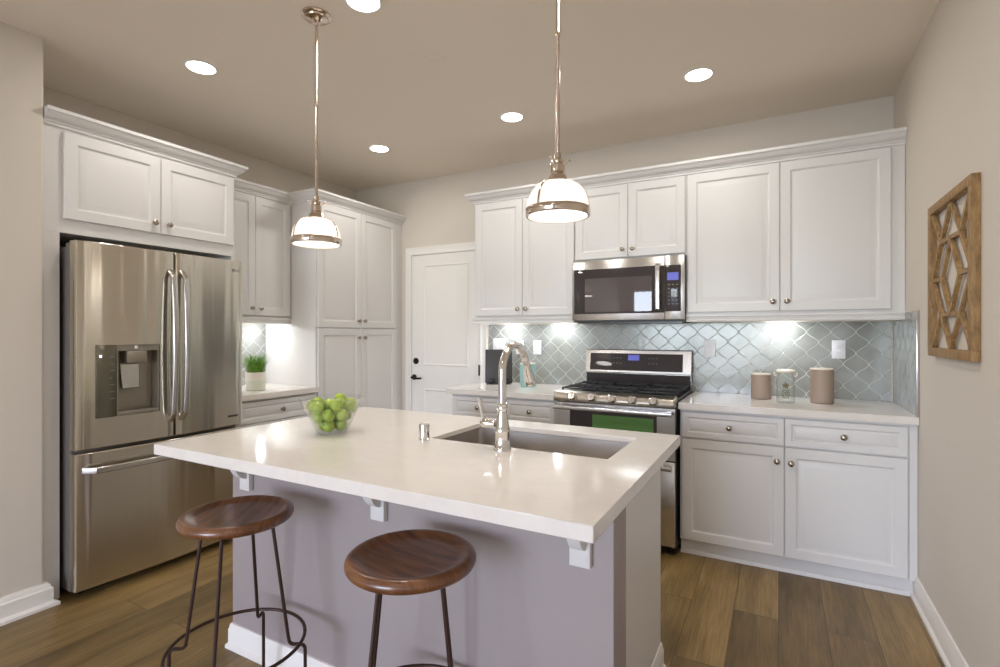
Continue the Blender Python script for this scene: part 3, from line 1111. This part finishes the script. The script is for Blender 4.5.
# ------------------------------------------------------------------ island
IX0, IX1, IY0, IY1 = -2.056, -.350, 1.064, 2.174
BX0, BX1, BY0, BY1 = -2.034, -.392, 1.365, 2.092
isl = thing('kitchen_island', 'white island base with painted knee wall and corbels under the overhang', 'island', ((BX0 + BX1) / 2, 1.7, 0))
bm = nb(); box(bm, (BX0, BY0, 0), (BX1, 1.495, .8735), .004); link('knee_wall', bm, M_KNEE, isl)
bm = nb(); box(bm, (BX1 - .042, 1.4955, .0), (BX1 - .020, BY1, .8735)); link('end_panel', bm, M_CAB, isl)
bm = nb(); box(bm, (BX0 + .001, 1.4955, .0), (BX0 + .022, BY1, .8735)); link('end_panel', bm, M_CAB, isl)
bm = nb(); box(bm, (BX0 + .0225, 2.070, .10), (BX1 - .0425, 2.088, .8735)); box(bm, (BX0 + .0225, 2.02, 0), (BX1 - .0425, 2.038, .0995)); link('back_frame', bm, M_CAB, isl)
PI_ = frame_fn((0, 2.0885, 0), (1, 0, 0), (0, 1, 0))
for a, b_ in ((-2.005, -1.62), (-1.615, -1.23), (-.82, -.42), (-1.225, -.825)):
    front(isl, PI_, a, b_, .115, .86, 'door', (b_ - .04, .78))
bm = nb(); run(bm, [(BX0, 1.49), (BX0, BY0), (BX1, BY0), (BX1, 1.4950), (BX1 - .0195, 1.4952), (BX1 - .0195, 2.092)], [(o_ * .8, z_ * .9) for o_, z_ in BASE]); link('baseboard', bm, M_TRIM, isl)
for cx in (-1.925, -1.212, -.482):
    bm = nb()
    cw = .030
    yw = BY0 - .0005
    box(bm, (cx - cw, yw - .022, .684), (cx + cw, yw, .8735), .002)
    arc = [(cx - cw * .62, yw - .0225 - .065 * math.sin(a), .860 - .125 * math.cos(a)) for a in [PI / 2 * i / 8 for i in range(9)]]
    prism(bm, [(cx - cw * .62, yw - .0225, .8735)] + arc + [(cx - cw * .62, yw - .0875, .8735)], (cw * 1.24, 0, 0))
    link('corbel', bm, M_CAB, isl)
SX0, SX1, SY0, SY1 = -1.212, -.494, 1.650, 2.032
def rect4(x0, x1, y0, y1, z):
    return [(x0, y0, z), (x1, y0, z), (x1, y1, z), (x0, y1, z)]


bm = nb()
loft(bm, [rect4(SX0, SX1, SY0, SY1, .914), rect4(IX0, IX1, IY0, IY1, .914), rect4(IX0, IX1, IY0, IY1, .874),
          rect4(IX0 + .02, IX1 - .04, IY0 + .04, IY1 - .04, .874), rect4(IX0 + .02, IX1 - .04, IY0 + .04, IY1 - .04, .892),
          rect4(SX0, SX1, SY0, SY1, .892), rect4(SX0, SX1, SY0, SY1, .914)], False, False)
bmesh.ops.remove_doubles(bm, verts=bm.verts, dist=1e-5)
tag(link('countertop', bm, M_QUARTZ, bevel=.003), 'large white quartz island countertop with a sink cutout', 'countertop')
# undermount sink
bm = nb()
def rr3(x0, x1, y0, y1, z, r):
    return [((x0 + x1) / 2 + a, (y0 + y1) / 2 + b_, z) for a, b_ in rrect(x1 - x0, y1 - y0, r, 4)]
rings = [rr3(SX0 - .02, SX1 + .02, SY0 - .02, SY1 + .02, .8895, .02), rr3(SX0 - .004, SX1 + .004, SY0 - .004, SY1 + .004, .8895, .02),
         rr3(SX0 - .003, SX1 + .003, SY0 - .003, SY1 + .003, .69, .03), rr3(SX0 + .012, SX1 - .012, SY0 + .012, SY1 - .012, .668, .04),
         rr3(SX0 + .2, SX1 - .2, SY0 + .12, SY1 - .12, .664, .04)]
loft(bm, rings, False, True)
sink = thing('sink', 'undermount stainless steel sink set into the island', 'sink', ((SX0 + SX1) / 2, (SY0 + SY1) / 2, .66))
o = link('basin', bm, M_SINK, sink)
md = o.modifiers.new('thick', 'SOLIDIFY'); md.thickness = .0015; md.offset = 1
bm = nb(); lathe(bm, [(.055, 0), (.05, .003), (.04, .0035), (.035, .001), (0, .001)], 28, ((SX0 + SX1) / 2, (SY0 + SY1) / 2, .6645)); link('drain', bm, M_CHROME, sink)

# faucet
FXX, FYY = -.861, 1.600
fa = thing('faucet', 'tall chrome gooseneck pull-down faucet beside the sink', 'faucet', (FXX, FYY, .9145))
bm = nb(); lathe(bm, [(.032, 0), (.032, .006), (.029, .012), (.0265, .016), (.0265, .062), (.028, .066), (.0285, .070), (.0255, .078), (.0235, .090), (.0195, .120), (.0170, .138), (.0195, .142), (.0200, .150), (.0185, .156), (.0200, .160), (.0175, .168), (0, .168)], 28, (FXX, FYY, .9145))
link('body', bm, M_CHROME, fa)
zc, rr_ = 1.187, .098
pts = [(FXX, FYY, 1.0825), (FXX, FYY, 1.14)] + [(FXX, FYY + rr_ - rr_ * math.cos(a), zc + rr_ * math.sin(a)) for a in [math.radians(158 * i / 20) for i in range(21)]]
bm = nb(); tube(bm, pts, .0142, 16, up=(1, 0, 0)); link('gooseneck', bm, M_CHROME, fa)
e = Vector(pts[-1]); dr_ = (Vector(pts[-1]) - Vector(pts[-2])).normalized()
bm = nb(); lathe(bm, [(.0150, .0006), (.0165, .004), (.0150, .010), (.0150, .03), (.0185, .055), (.0225, .085), (.0235, .100), (.021, .106), (.016, .107), (0, .105)], 24, e, dr_)
link('spray_head', bm, M_CHROME, fa)
bm = nb()
lathe(bm, [(.0130, .0275), (.0130, .050), (.0165, .056), (.0165, .078), (.0140, .084), (.010, .088), (0, .090)], 20, (FXX, FYY, 1.004), (-1, 0, 0))
sweep(bm, [(FXX - .068, FYY, 1.008), (FXX - .080, FYY, 1.026), (FXX - .086, FYY, 1.050), (FXX - .093, FYY, 1.085), (FXX - .097, FYY, 1.098)], circ(.0085, 10), (0, 1, 0), [.75, .8, .75, .95, .6])
link('lever_handle', bm, M_CHROME, fa)
bm = nb(); lathe(bm, [(.0225, 0), (.0225, .004), (.0205, .006), (.0205, .056), (.0190, .061), (0, .062)], 24, (-1.213, 1.612, .9145))
tag(link('air_gap', bm, M_CHROME), 'small chrome cylindrical air gap cap on the island left of the faucet', 'air gap')

# ------------------------------------------------------------------ glass bowl of limes
BC = Vector((-1.640, 1.545, .9145))
bm = nb()
prof = [(0, 0), (.056, 0), (.062, .003), (.131, .143), (.1315, .1455), (.129, .146), (.0605, .009), (.055, .006), (0, .006)]
lathe(bm, prof, 48, BC)
bmesh.ops.remove_doubles(bm, verts=bm.verts, dist=1e-4)
tag(link('fruit_bowl', bm, M_THIN), 'clear flared glass bowl full of limes on the island', 'bowl')
random.seed(4)
R = .0262
sph = []
for k in range(4):
    a = k * PI / 2 + .3; sph.append(Vector((.037 * math.cos(a), .037 * math.sin(a), .034)))
for k in range(7):
    a = k * 2 * PI / 7; sph.append(Vector((.064 * math.cos(a), .064 * math.sin(a), .074)))
sph.append(Vector((0, 0, .075)))
for k in range(8):
    a = k * PI / 4 + .25; sph.append(Vector((.074 * math.cos(a), .074 * math.sin(a), .112)))
for k in range(3):
    a = k * 2 * PI / 3 + .9; sph.append(Vector((.029 * math.cos(a), .029 * math.sin(a), .126)))
sl_ = (.129 - .0605) / (.146 - .009)
cs_ = 1 / math.sqrt(1 + sl_ * sl_)
for it in range(900):
    for p in sph:
        p.z -= .00012 if it < 600 else 0
        p.x *= .9995; p.y *= .9995
    for rep in range(3):
        for i in range(len(sph)):
            for j in range(i):
                d_ = sph[i] - sph[j]
                L = d_.length
                if L < 2 * R:
                    q = d_ * ((2 * R - L) / L / 2)
                    sph[i] += q; sph[j] -= q
        for p in sph:
            if p.z < .0075 + R:
                p.z = .0075 + R
            rad = math.hypot(p.x, p.y)
            lim = .0605 + (p.z - .009) * sl_ - (R + .0012) / cs_
            if rad > lim:
                k = lim / rad
                p.x *= k; p.y *= k
lm = None
for i, p in enumerate(sph):
    if lm is None:
        bm = nb()
        bmesh.ops.create_uvsphere(bm, u_segments=24, v_segments=16, radius=1)
        for v_ in bm.verts:
            z = v_.co.z
            v_.co.x *= R * .96; v_.co.y *= R * .96
            v_.co.z = z * R * .955 + (R * .05 * max(0, abs(z) - .9) / .1) * (1 if z > 0 else -1)
        lm = link('lime', bm, M_LIME)
        tag(lm, 'round yellow-green lime heaped in the clear glass bowl', 'lime', 'limes in the glass bowl')
        bm = nb(); lathe(bm, [(.0032, 0), (.003, .0012), (0, .0015)], 8, (0, 0, R * .995)); link('stem_end', bm, M_STEMTIP, lm, local=True)
        o = lm
    else:
        o = lm.copy(); COL.objects.link(o)
        c_ = lm.children[0].copy(); COL.objects.link(c_); c_.parent = o
    o.location = BC + p
    o.rotation_euler = (random.uniform(0, 6), random.uniform(0, 6), random.uniform(0, 6))

# ------------------------------------------------------------------ potted grass
pt = Vector((-3.345, 2.425, .9145))
t = thing('potted_grass', 'artificial grass in a round white pot on the short counter', 'plant', pt)
t['kind'] = 'thing'
bm = nb(); lathe(bm, [(.058, 0), (.064, .004), (.069, .128), (.069, .131), (.062, .131), (.061, .11), (0, .11)], 40, pt); link('pot', bm, M_POT, t)
bm = nb(); lathe(bm, [(.0605, .1105), (.0605, .120), (.03, .124), (0, .125)], 24, pt); link('soil', bm, M_SOIL, t)
bm = nb(); random.seed(11)
for k in range(330):
    a = random.uniform(0, 2 * PI); rr0 = .056 * math.sqrt(random.random())
    L = random.uniform(.10, .175); lean = .25 + rr0 / .056 * random.uniform(.2, .9)
    if k % 40 == 0:
        L *= 1.25; lean = 1.5
    a2 = a + random.uniform(-.6, .6)
    dirx, diry = math.cos(a2), math.sin(a2)
    px_, py_ = -diry, dirx
    wd = random.uniform(.0016, .0026)
    prev = None
    for s in range(5):
        q = s / 4
        ang = lean * q
        x = pt.x + rr0 * math.cos(a) + dirx * L * .5 * q * math.sin(ang) * 1.1
        y = pt.y + rr0 * math.sin(a) + diry * L * .5 * q * math.sin(ang) * 1.1
        z = pt.z + .118 + L * q * (1 - .28 * lean * q * .6)
        w_ = wd * (1 - q ** 2 * .92)
        cur = [bm.verts.new((x - px_ * w_, y - py_ * w_, z)), bm.verts.new((x, y, z + w_ * .5)), bm.verts.new((x + px_ * w_, y + py_ * w_, z))]
        if prev:
            bm.faces.new((prev[0], prev[1], cur[1], cur[0])); bm.faces.new((prev[1], prev[2], cur[2], cur[1]))
        prev = cur
link('grass_blades', bm, M_GREEN, t)

# ------------------------------------------------------------------ counter items on the back wall
def canister(x, y, r, h, label, m):
    t = thing('canister', label, 'canister', (x, y, .9145))
    c_ = (x, y, .9145)
    bm = nb(); lathe(bm, [(r - .004, 0), (r, .004), (r, h - .010), (r - .003, h - .009), (0, h - .009)], 40, c_); link('jar', bm, m, t)
    bm = nb(); lathe(bm, [(r - .004, h - .0085), (r + .0005, h - .008), (r + .0005, h - .001), (r - .004, h), (0, h)], 40, c_); link('lid', bm, M_CREAM, t)
    return t


canister(-.098, 3.640, .0575, .160, 'shorter taupe canister with pale lid left of the glass jar', M_TAUPE)
canister(.226, 3.590, .0605, .206, 'taller taupe canister with pale lid right of the glass jar', M_TAUPE)
canister(-1.711, 3.600, .060, .183, 'pale teal canister seen behind the faucet spout', M_TEAL)
jx, jy, jr, jh = .036, 3.480, .050, .180
t = thing('glass_jar', 'clear glass jar with pale lid and gold pineapple print between the canisters', 'jar', (jx, jy, .9145))
bm = nb()
lathe(bm, [(0, 0), (jr - .004, 0), (jr, .005), (jr, jh - .03), (jr - .007, jh - .014), (jr - .008, jh), (jr - .011, jh), (jr - .010, jh - .015), (jr - .003, jh - .032), (jr - .003, .008), (0, .006)], 40, (jx, jy, .9145))
bmesh.ops.remove_doubles(bm, verts=bm.verts, dist=1e-4)
link('jar', bm, M_THIN, t)
bm = nb(); lathe(bm, [(0, jh + .0006), (jr - .004, jh + .0006), (jr + .002, jh + .006), (jr + .001, jh + .014), (jr - .012, jh + .020), (0, jh + .021)], 40, (jx, jy, .9145)); link('lid', bm, M_CREAM, t)
bm = nb()
for s in (-1, 1):
    tube(bm, [(jx + s * (jr - .002), jy, .9145 + jh - .022), (jx + s * (jr + .010), jy, .9145 + jh - .016), (jx + s * (jr + .008), jy, .9145 + jh + .002)], .003, 8)
link('clasp', bm, M_CREAM, t)
ang0 = math.atan2(-jy, -jx)
def on_jar(u, v):
    a = ang0 + u / jr
    return Vector((jx + (jr + .0008) * math.cos(a), jy + (jr + .0008) * math.sin(a), .9145 + v))
bm = nb()
for row in range(6):            # pineapple body of diamonds
    v0 = .036 + row * .0108
    half = .023 * math.sqrt(max(.05, 1 - ((row - 2.3) / 3.6) ** 2))
    k = max(2, int(half * 2 / .0085))
    for i in range(k):
        u = -half + (i + .5) * 2 * half / k
        d1 = half / k * .92
        bm.faces.new([bm.verts.new(on_jar(u - d1, v0)), bm.verts.new(on_jar(u, v0 - .0052)), bm.verts.new(on_jar(u + d1, v0)), bm.verts.new(on_jar(u, v0 + .0052))])
for i in range(-3, 4):          # crown leaves
    tip = (i * .0070, .142 - abs(i) * .008)
    b0 = i * .0026
    bm.faces.new([bm.verts.new(on_jar(b0 - .0032, .096)), bm.verts.new(on_jar(b0 + .0032, .096)), bm.verts.new(on_jar((b0 + tip[0]) / 2 + .0025, .112)), bm.verts.new(on_jar(*tip)), bm.verts.new(on_jar((b0 + tip[0]) / 2 - .0025, .112))])
link('pineapple_print', bm, M_GOLD, t)

# dark leaning board
cx, cy_ = -1.992, 3.640
t = thing('display_board', 'dark rectangular board propped upright on the counter beside the door', 'board', (cx, cy_, .9145), None, YAW)
bm = nb()
th = math.radians(8)
W_, H_ = .110, .275
box(bm, (-W_, 0, .008), (W_, .014, H_ + .008), .003)
bmesh.ops.rotate(bm, verts=bm.verts, cent=(0, 0, .008), matrix=Matrix.Rotation(-th, 3, 'X'))
link('panel', bm, M_BOARD, t, local=True)
for s in (-.058, .066):
    bm = nb(); lathe(bm, [(.026, 0), (.026, .006), (.020, .010), (.010, .012), (0, .010)], 24, (s, -.008, .0275), (0, -1, 0))
    bmesh.ops.translate(bm, verts=bm.verts, vec=(0, .004, 0)); link('rest_disc', bm, M_DARK, t, local=True)
bm = nb(); box(bm, (-W_ + .01, -.024, 0), (W_ - .01, .034, .0075), .002); link('base', bm, M_DARK, t, local=True)

# ------------------------------------------------------------------ wall lattice
ay0, ay1, az0, az1, axf = 2.325, 2.908, 1.230, 1.880, XR - .0005
t = thing('lattice_panel', 'square rustic wooden lattice panel hung on the right-hand wall', 'wall art', (XR, (ay0 + ay1) / 2, az0))
fwd, dep = .036, .027
bm = nb()
for a, b_ in (((ay0, az0), (ay1, az0 + fwd)), ((ay0, az1 - fwd), (ay1, az1)), ((ay0, az0 + fwd), (ay0 + fwd, az1 - fwd)), ((ay1 - fwd, az0 + fwd), (ay1, az1 - fwd))):
    box(bm, (axf - dep, a[0], a[1]), (axf, b_[0], b_[1]), .002)
link('frame', bm, M_ARTWOOD, t)
iy0, iy1, iz0, iz1 = ay0 + fwd, ay1 - fwd, az0 + fwd, az1 - fwd
def Q(u, v):
    return Vector((0, iy1 + (iy0 - iy1) * u, iz0 + (iz1 - iz0) * v))
half = [((0, 1), (.25, .76)), ((.5, 1), (.25, .76)), ((.5, 1), (.75, .76)), ((1, 1), (.75, .76)), ((.25, .76), (.75, .76)),
        ((.25, .76), (0, .5)), ((.75, .76), (1, .5)), ((.5, .76), (.27, .5)), ((.5, .76), (.73, .5))]
segs = []
for p, q in half:
    segs.append((p, q)); segs.append(((p[0], 1 - p[1]), (q[0], 1 - q[1])))
segs += [((0, .5), (.27, .5)), ((.73, .5), (1, .5))]
for k, (p, q) in enumerate(segs):
    a, b_ = Q(*p), Q(*q)
    d_ = (b_ - a).normalized()
    s_ = Vector((0, -d_.z, d_.y)) * .009
    x0, x1 = axf - dep + .006 + .0006 * (k % 5), axf - .006
    bm = nb()
    prism(bm, [(x0, *(a + s_).yz), (x0, *(b_ + s_).yz), (x0, *(b_ - s_).yz), (x0, *(a - s_).yz)], (x1 - x0, 0, 0))
    link('lattice_bar', bm, M_ARTWOOD, t, bevel=.0015)

# ------------------------------------------------------------------ pendants
def make_pendant(loc, label):
    t = thing('pendant_lamp', label, 'pendant lamp', loc, 'pendant lamps over the island')
    Z = ZC - .0005
    bm = nb(); lathe(bm, [(.066, Z), (.066, Z - .006), (.060, Z - .010), (.052, Z - .012), (.050, Z - .018), (.030, Z - .024), (.016, Z - .034), (.010, Z - .046), (0, Z - .046)], 36); link('canopy', bm, M_POLNICKEL, t, local=True)
    bm = nb(); lathe(bm, [(.0068, Z - .0462), (.0068, 2.36), (.0078, 2.358), (.0078, 2.345), (.0068, 2.343), (.0068, 1.945)], 14); link('rod', bm, M_POLNICKEL, t, local=True)
    bm = nb()
    lathe(bm, [(.011, 1.9445), (.012, 1.925), (.020, 1.920), (.020, 1.912), (.016, 1.908), (.024, 1.902), (.024, 1.878), (.019, 1.874), (.028, 1.868), (.034, 1.852), (.036, 1.846), (0, 1.846)], 28)
    for a in (0.4, 2.5, 4.6):
        x, y = math.cos(a), math.sin(a)
        tube(bm, [(x * .022, y * .022, 1.906), (x * .034, y * .034, 1.912), (x * .040, y * .040, 1.916)], .003, 8)
        bmesh.ops.create_uvsphere(bm, u_segments=8, v_segments=6, radius=.005, matrix=Matrix.Translation((x * .042, y * .042, 1.9175)))
    link('socket_cap', bm, M_POLNICKEL, t, local=True)
    dome = [(.033 + (.1035 - .033) * math.sin(a) ** .9, 1.752 + .0925 * math.cos(a)) for a in [PI / 2 * i / 12 for i in range(13)]]
    prof = dome + [(r - .003, z - .0005) for r, z in reversed(dome)]
    bm = nb()
    rings = []
    SEG = 144
    for r_, z_ in dome:
        rings.append([((r_ * (1 + .016 * math.cos(2 * PI * i / 4))) * math.cos(2 * PI * i / SEG) * 1.0, (r_ * (1 + .016 * math.cos(2 * PI * i / 4))) * math.sin(2 * PI * i / SEG), z_) for i in range(SEG)])
    loft(bm, rings, False, False)
    o = link('glass_shade', bm, M_SHADE, t, local=True, angle=80)
    bm = nb(); lathe(bm, [(.1025, 1.7545), (.1090, 1.7545), (.1108, 1.751), (.1108, 1.731), (.1085, 1.727), (.1015, 1.727), (.1015, 1.740)], 48); bm.faces.ensure_lookup_table()
    for f in [f for f in bm.faces if len(f.verts) > 4]:
        bm.faces.remove(f)
    vs_ = {}
    link('rim_band', bm, M_POLNICKEL, t, local=True)
    for a in (YAW - PI / 2 - .75, YAW - PI / 2 - .75 + 2 * PI / 3, YAW - PI / 2 - .75 + 4 * PI / 3):
        pts = [((r_ + .0028) * math.cos(a), (r_ + .0028) * math.sin(a), z_ + .001) for r_, z_ in dome[1:]]
        bm = nb(); sweep(bm, pts, rrect(.009, .0025, .001, 2), (math.cos(a), math.sin(a), .5)); link('strap', bm, M_POLNICKEL, t, local=True)
    bm = nb(); lathe(bm, [(.1005, 1.735), (.08, 1.7335), (0, 1.732)], 40)
    bmesh.ops.remove_doubles(bm, verts=bm.verts, dist=1e-4)
    for f in [f for f in bm.faces if len(f.verts) > 4]:
        bm.faces.remove(f)
    link('diffuser', bm, M_BULB, t, local=True)
    bm = nb(); bmesh.ops.create_uvsphere(bm, u_segments=20, v_segments=12, radius=.026, matrix=Matrix.Translation((0, 0, 1.795))); lathe(bm, [(.013, 1.8455), (.013, 1.815)], 16); link('bulb', bm, M_BULB, t, local=True)
    lamp('pendant_glow', 'POINT', t, (0, 0, 1.755), P_PENDANT * .06, WARM, .03)
    lamp('pendant_down', 'AREA', t, (0, 0, 1.725), P_PENDANT, WARM, .18)
    return t


p1 = make_pendant((-1.832, 1.634, 0), 'polished nickel pendant with ribbed glass dome hanging nearer the refrigerator')
p2 = dup(p1, (-.664, 1.634, 0), 0, 'polished nickel pendant with ribbed glass dome hanging in front of the microwave')
for o_ in (p1, p2):
    for c_ in o_.children:
        pass

# ------------------------------------------------------------------ recessed ceiling lights
rl = None
spots = [(-2.735, 1.655, 'round recessed ceiling light in front of the cabinet over the refrigerator'),
         (-1.575, 1.660, 'round recessed ceiling light cut off by the top edge of the view'),
         (-2.722, 3.045, 'round recessed ceiling light nearest the corner pantry'),
         (-1.553, 3.020, 'round recessed ceiling light near the cabinets left of the microwave'),
         (-.390, 3.022, 'round recessed ceiling light near the large wall cabinet on the right'),
         (-.395, 1.655, 'round recessed ceiling light above the right end of the island, out of view'),
         (-2.4, -.6, 'added round fill light on the unseen ceiling behind the camera on the left'),  # this and the rest of the list: unseen lamps added to brighten the ceiling
         (-.5, -.6, 'added round fill light on the unseen ceiling behind the camera on the right'),
         (-2.4, -3.0, 'added round fill light on the unseen ceiling farthest behind, on the left'),
         (-.5, -3.0, 'added round fill light on the unseen ceiling farthest behind, on the right')]
for x, y, lb in spots:
    if rl is None:
        rl = thing('recessed_light', lb, 'ceiling light', (x, y, ZC), 'recessed ceiling lights')
        bm = nb(); lathe(bm, [(.070, -.0005), (.079, -.0005), (.079, -.003), (.072, -.005), (.069, -.004)], 36)
        for f in [f for f in bm.faces if len(f.verts) > 4]:
            bm.faces.remove(f)
        link('trim_ring', bm, M_WHITEPL, rl, local=True)
        bm = nb(); lathe(bm, [(.0685, -.0006), (.0685, -.0035), (0, -.004)], 36); link('lens', bm, M_LENS, rl, local=True)
        lamp('downlight', 'AREA', rl, (0, 0, -.012), P_RECESSED, WARM, .13)
    else:
        dup(rl, (x, y, ZC), 0, lb)
bm = nb(); lathe(bm, [(.040, ZC - .0005), (.041, ZC - .003), (.038, ZC - .006), (0, ZC - .0065)], 32, (-1.577, 2.196, 0))
tag(link('sprinkler_cover', bm, M_CEIL), 'small flat round sprinkler cover on the ceiling', 'sprinkler cover')

# ------------------------------------------------------------------ under-cabinet pucks
pk = None
for x, y, lb in [(-1.965, 3.735, 'puck light under the wall cabinet above the dark board'),
                 (-1.515, 3.735, 'puck light under the wall cabinet just left of the microwave'),
                 (.020, 3.735, 'puck light under the large wall cabinet above the short canister'),
                 (-3.60, 2.34, 'puck light under the narrow wall cabinet above the potted grass'),
                 (-3.60, 2.66, 'puck light under the narrow wall cabinet beside the pantry')]:
    if pk is None:
        pk = thing('puck_light', lb, 'puck light', (x, y, 1.4495), 'puck lights under the wall cabinets')
        bm = nb(); lathe(bm, [(.034, 0), (.034, -.010), (.030, -.013), (.026, -.013)], 24)
        link('housing', bm, M_WHITEPL, pk, local=True)
        bm = nb(); lathe(bm, [(.0255, -.0131), (.0255, -.0145), (0, -.015)], 24); link('lens', bm, M_PUCKLENS, pk, local=True)
        lamp('puck_glow', 'AREA', pk, (0, 0, -.018), P_PUCK, COOL, .05)
    else:
        dup(pk, (x, y, 1.4495), 0, lb)

# ------------------------------------------------------------------ stools
def make_stool(loc, rz, label):
    t = thing('bar_stool', label, 'stool', loc, 'bar stools at the island', rz)
    ZS = .732
    bm = nb()
    rim = [(.158 + .019 * math.cos(a), ZS - .018 + .018 * math.sin(a)) for a in [-PI / 2 + PI * i / 16 for i in range(17)]]
    dish = [(.158 - .038 * q, ZS - .0125 * (q * q * (3 - 2 * q))) for q in [i / 8 for i in range(1, 9)]]
    lathe(bm, [(0, ZS - .036)] + rim + dish + [(.09, ZS - .0138), (.05, ZS - .0148), (0, ZS - .015)], 72)
    link('seat', bm, M_SEAT, t, local=True)
    bm = nb()
    zr = .284
    RR = .212
    tube(bm, [(RR * math.cos(2 * PI * i / 48), RR * math.sin(2 * PI * i / 48), zr) for i in range(48)], .0058, 10, closed=True)
    link('footrest_ring', bm, M_LEGS, t, local=True)
    for k in range(4):
        a = k * PI / 2
        ca, sa = math.cos(a), math.sin(a)
        def pt_(r, z, s=0.0):
            return (r * ca - s * sa, r * sa + s * ca, z)
        path = [pt_(.112, ZS - .037), pt_(.165, zr + .022)]
        for i in range(1, 5):
            q = PI / 2 * i / 4
            path.append(pt_(.165 + .0025 + .018 * (1 - math.cos(q)), zr + .018 * (1 - math.sin(q)) + .004 - .0155))
        path += [pt_(.204, zr - .0115)]
        for i in range(1, 5):
            q = PI / 2 * i / 4
            path.append(pt_(.204 + .018 * math.sin(q), zr - .0115 - .018 * (1 - math.cos(q))))
        path += [pt_(.2225, .15), pt_(.223, .006)]
        bm = nb(); tube(bm, path, .0058, 10, up=(-sa, ca, 0))
        lg = link('leg', bm, M_LEGS, t, local=True)
        bm = nb(); lathe(bm, [(.0085, 0), (.0085, .005), (.007, .0062), (0, .0062)], 12, pt_(.223, 0)); link('foot', bm, M_DARK, lg, local=True)
    return t


s1 = make_stool((-1.602, 1.094, 0), YAW + math.radians(4), 'round walnut bar stool with iron legs, nearer the refrigerator')
s2 = dup(s1, (-.880, 1.112, 0), YAW + math.radians(53), 'round walnut bar stool with iron legs, under the middle corbel of the island')
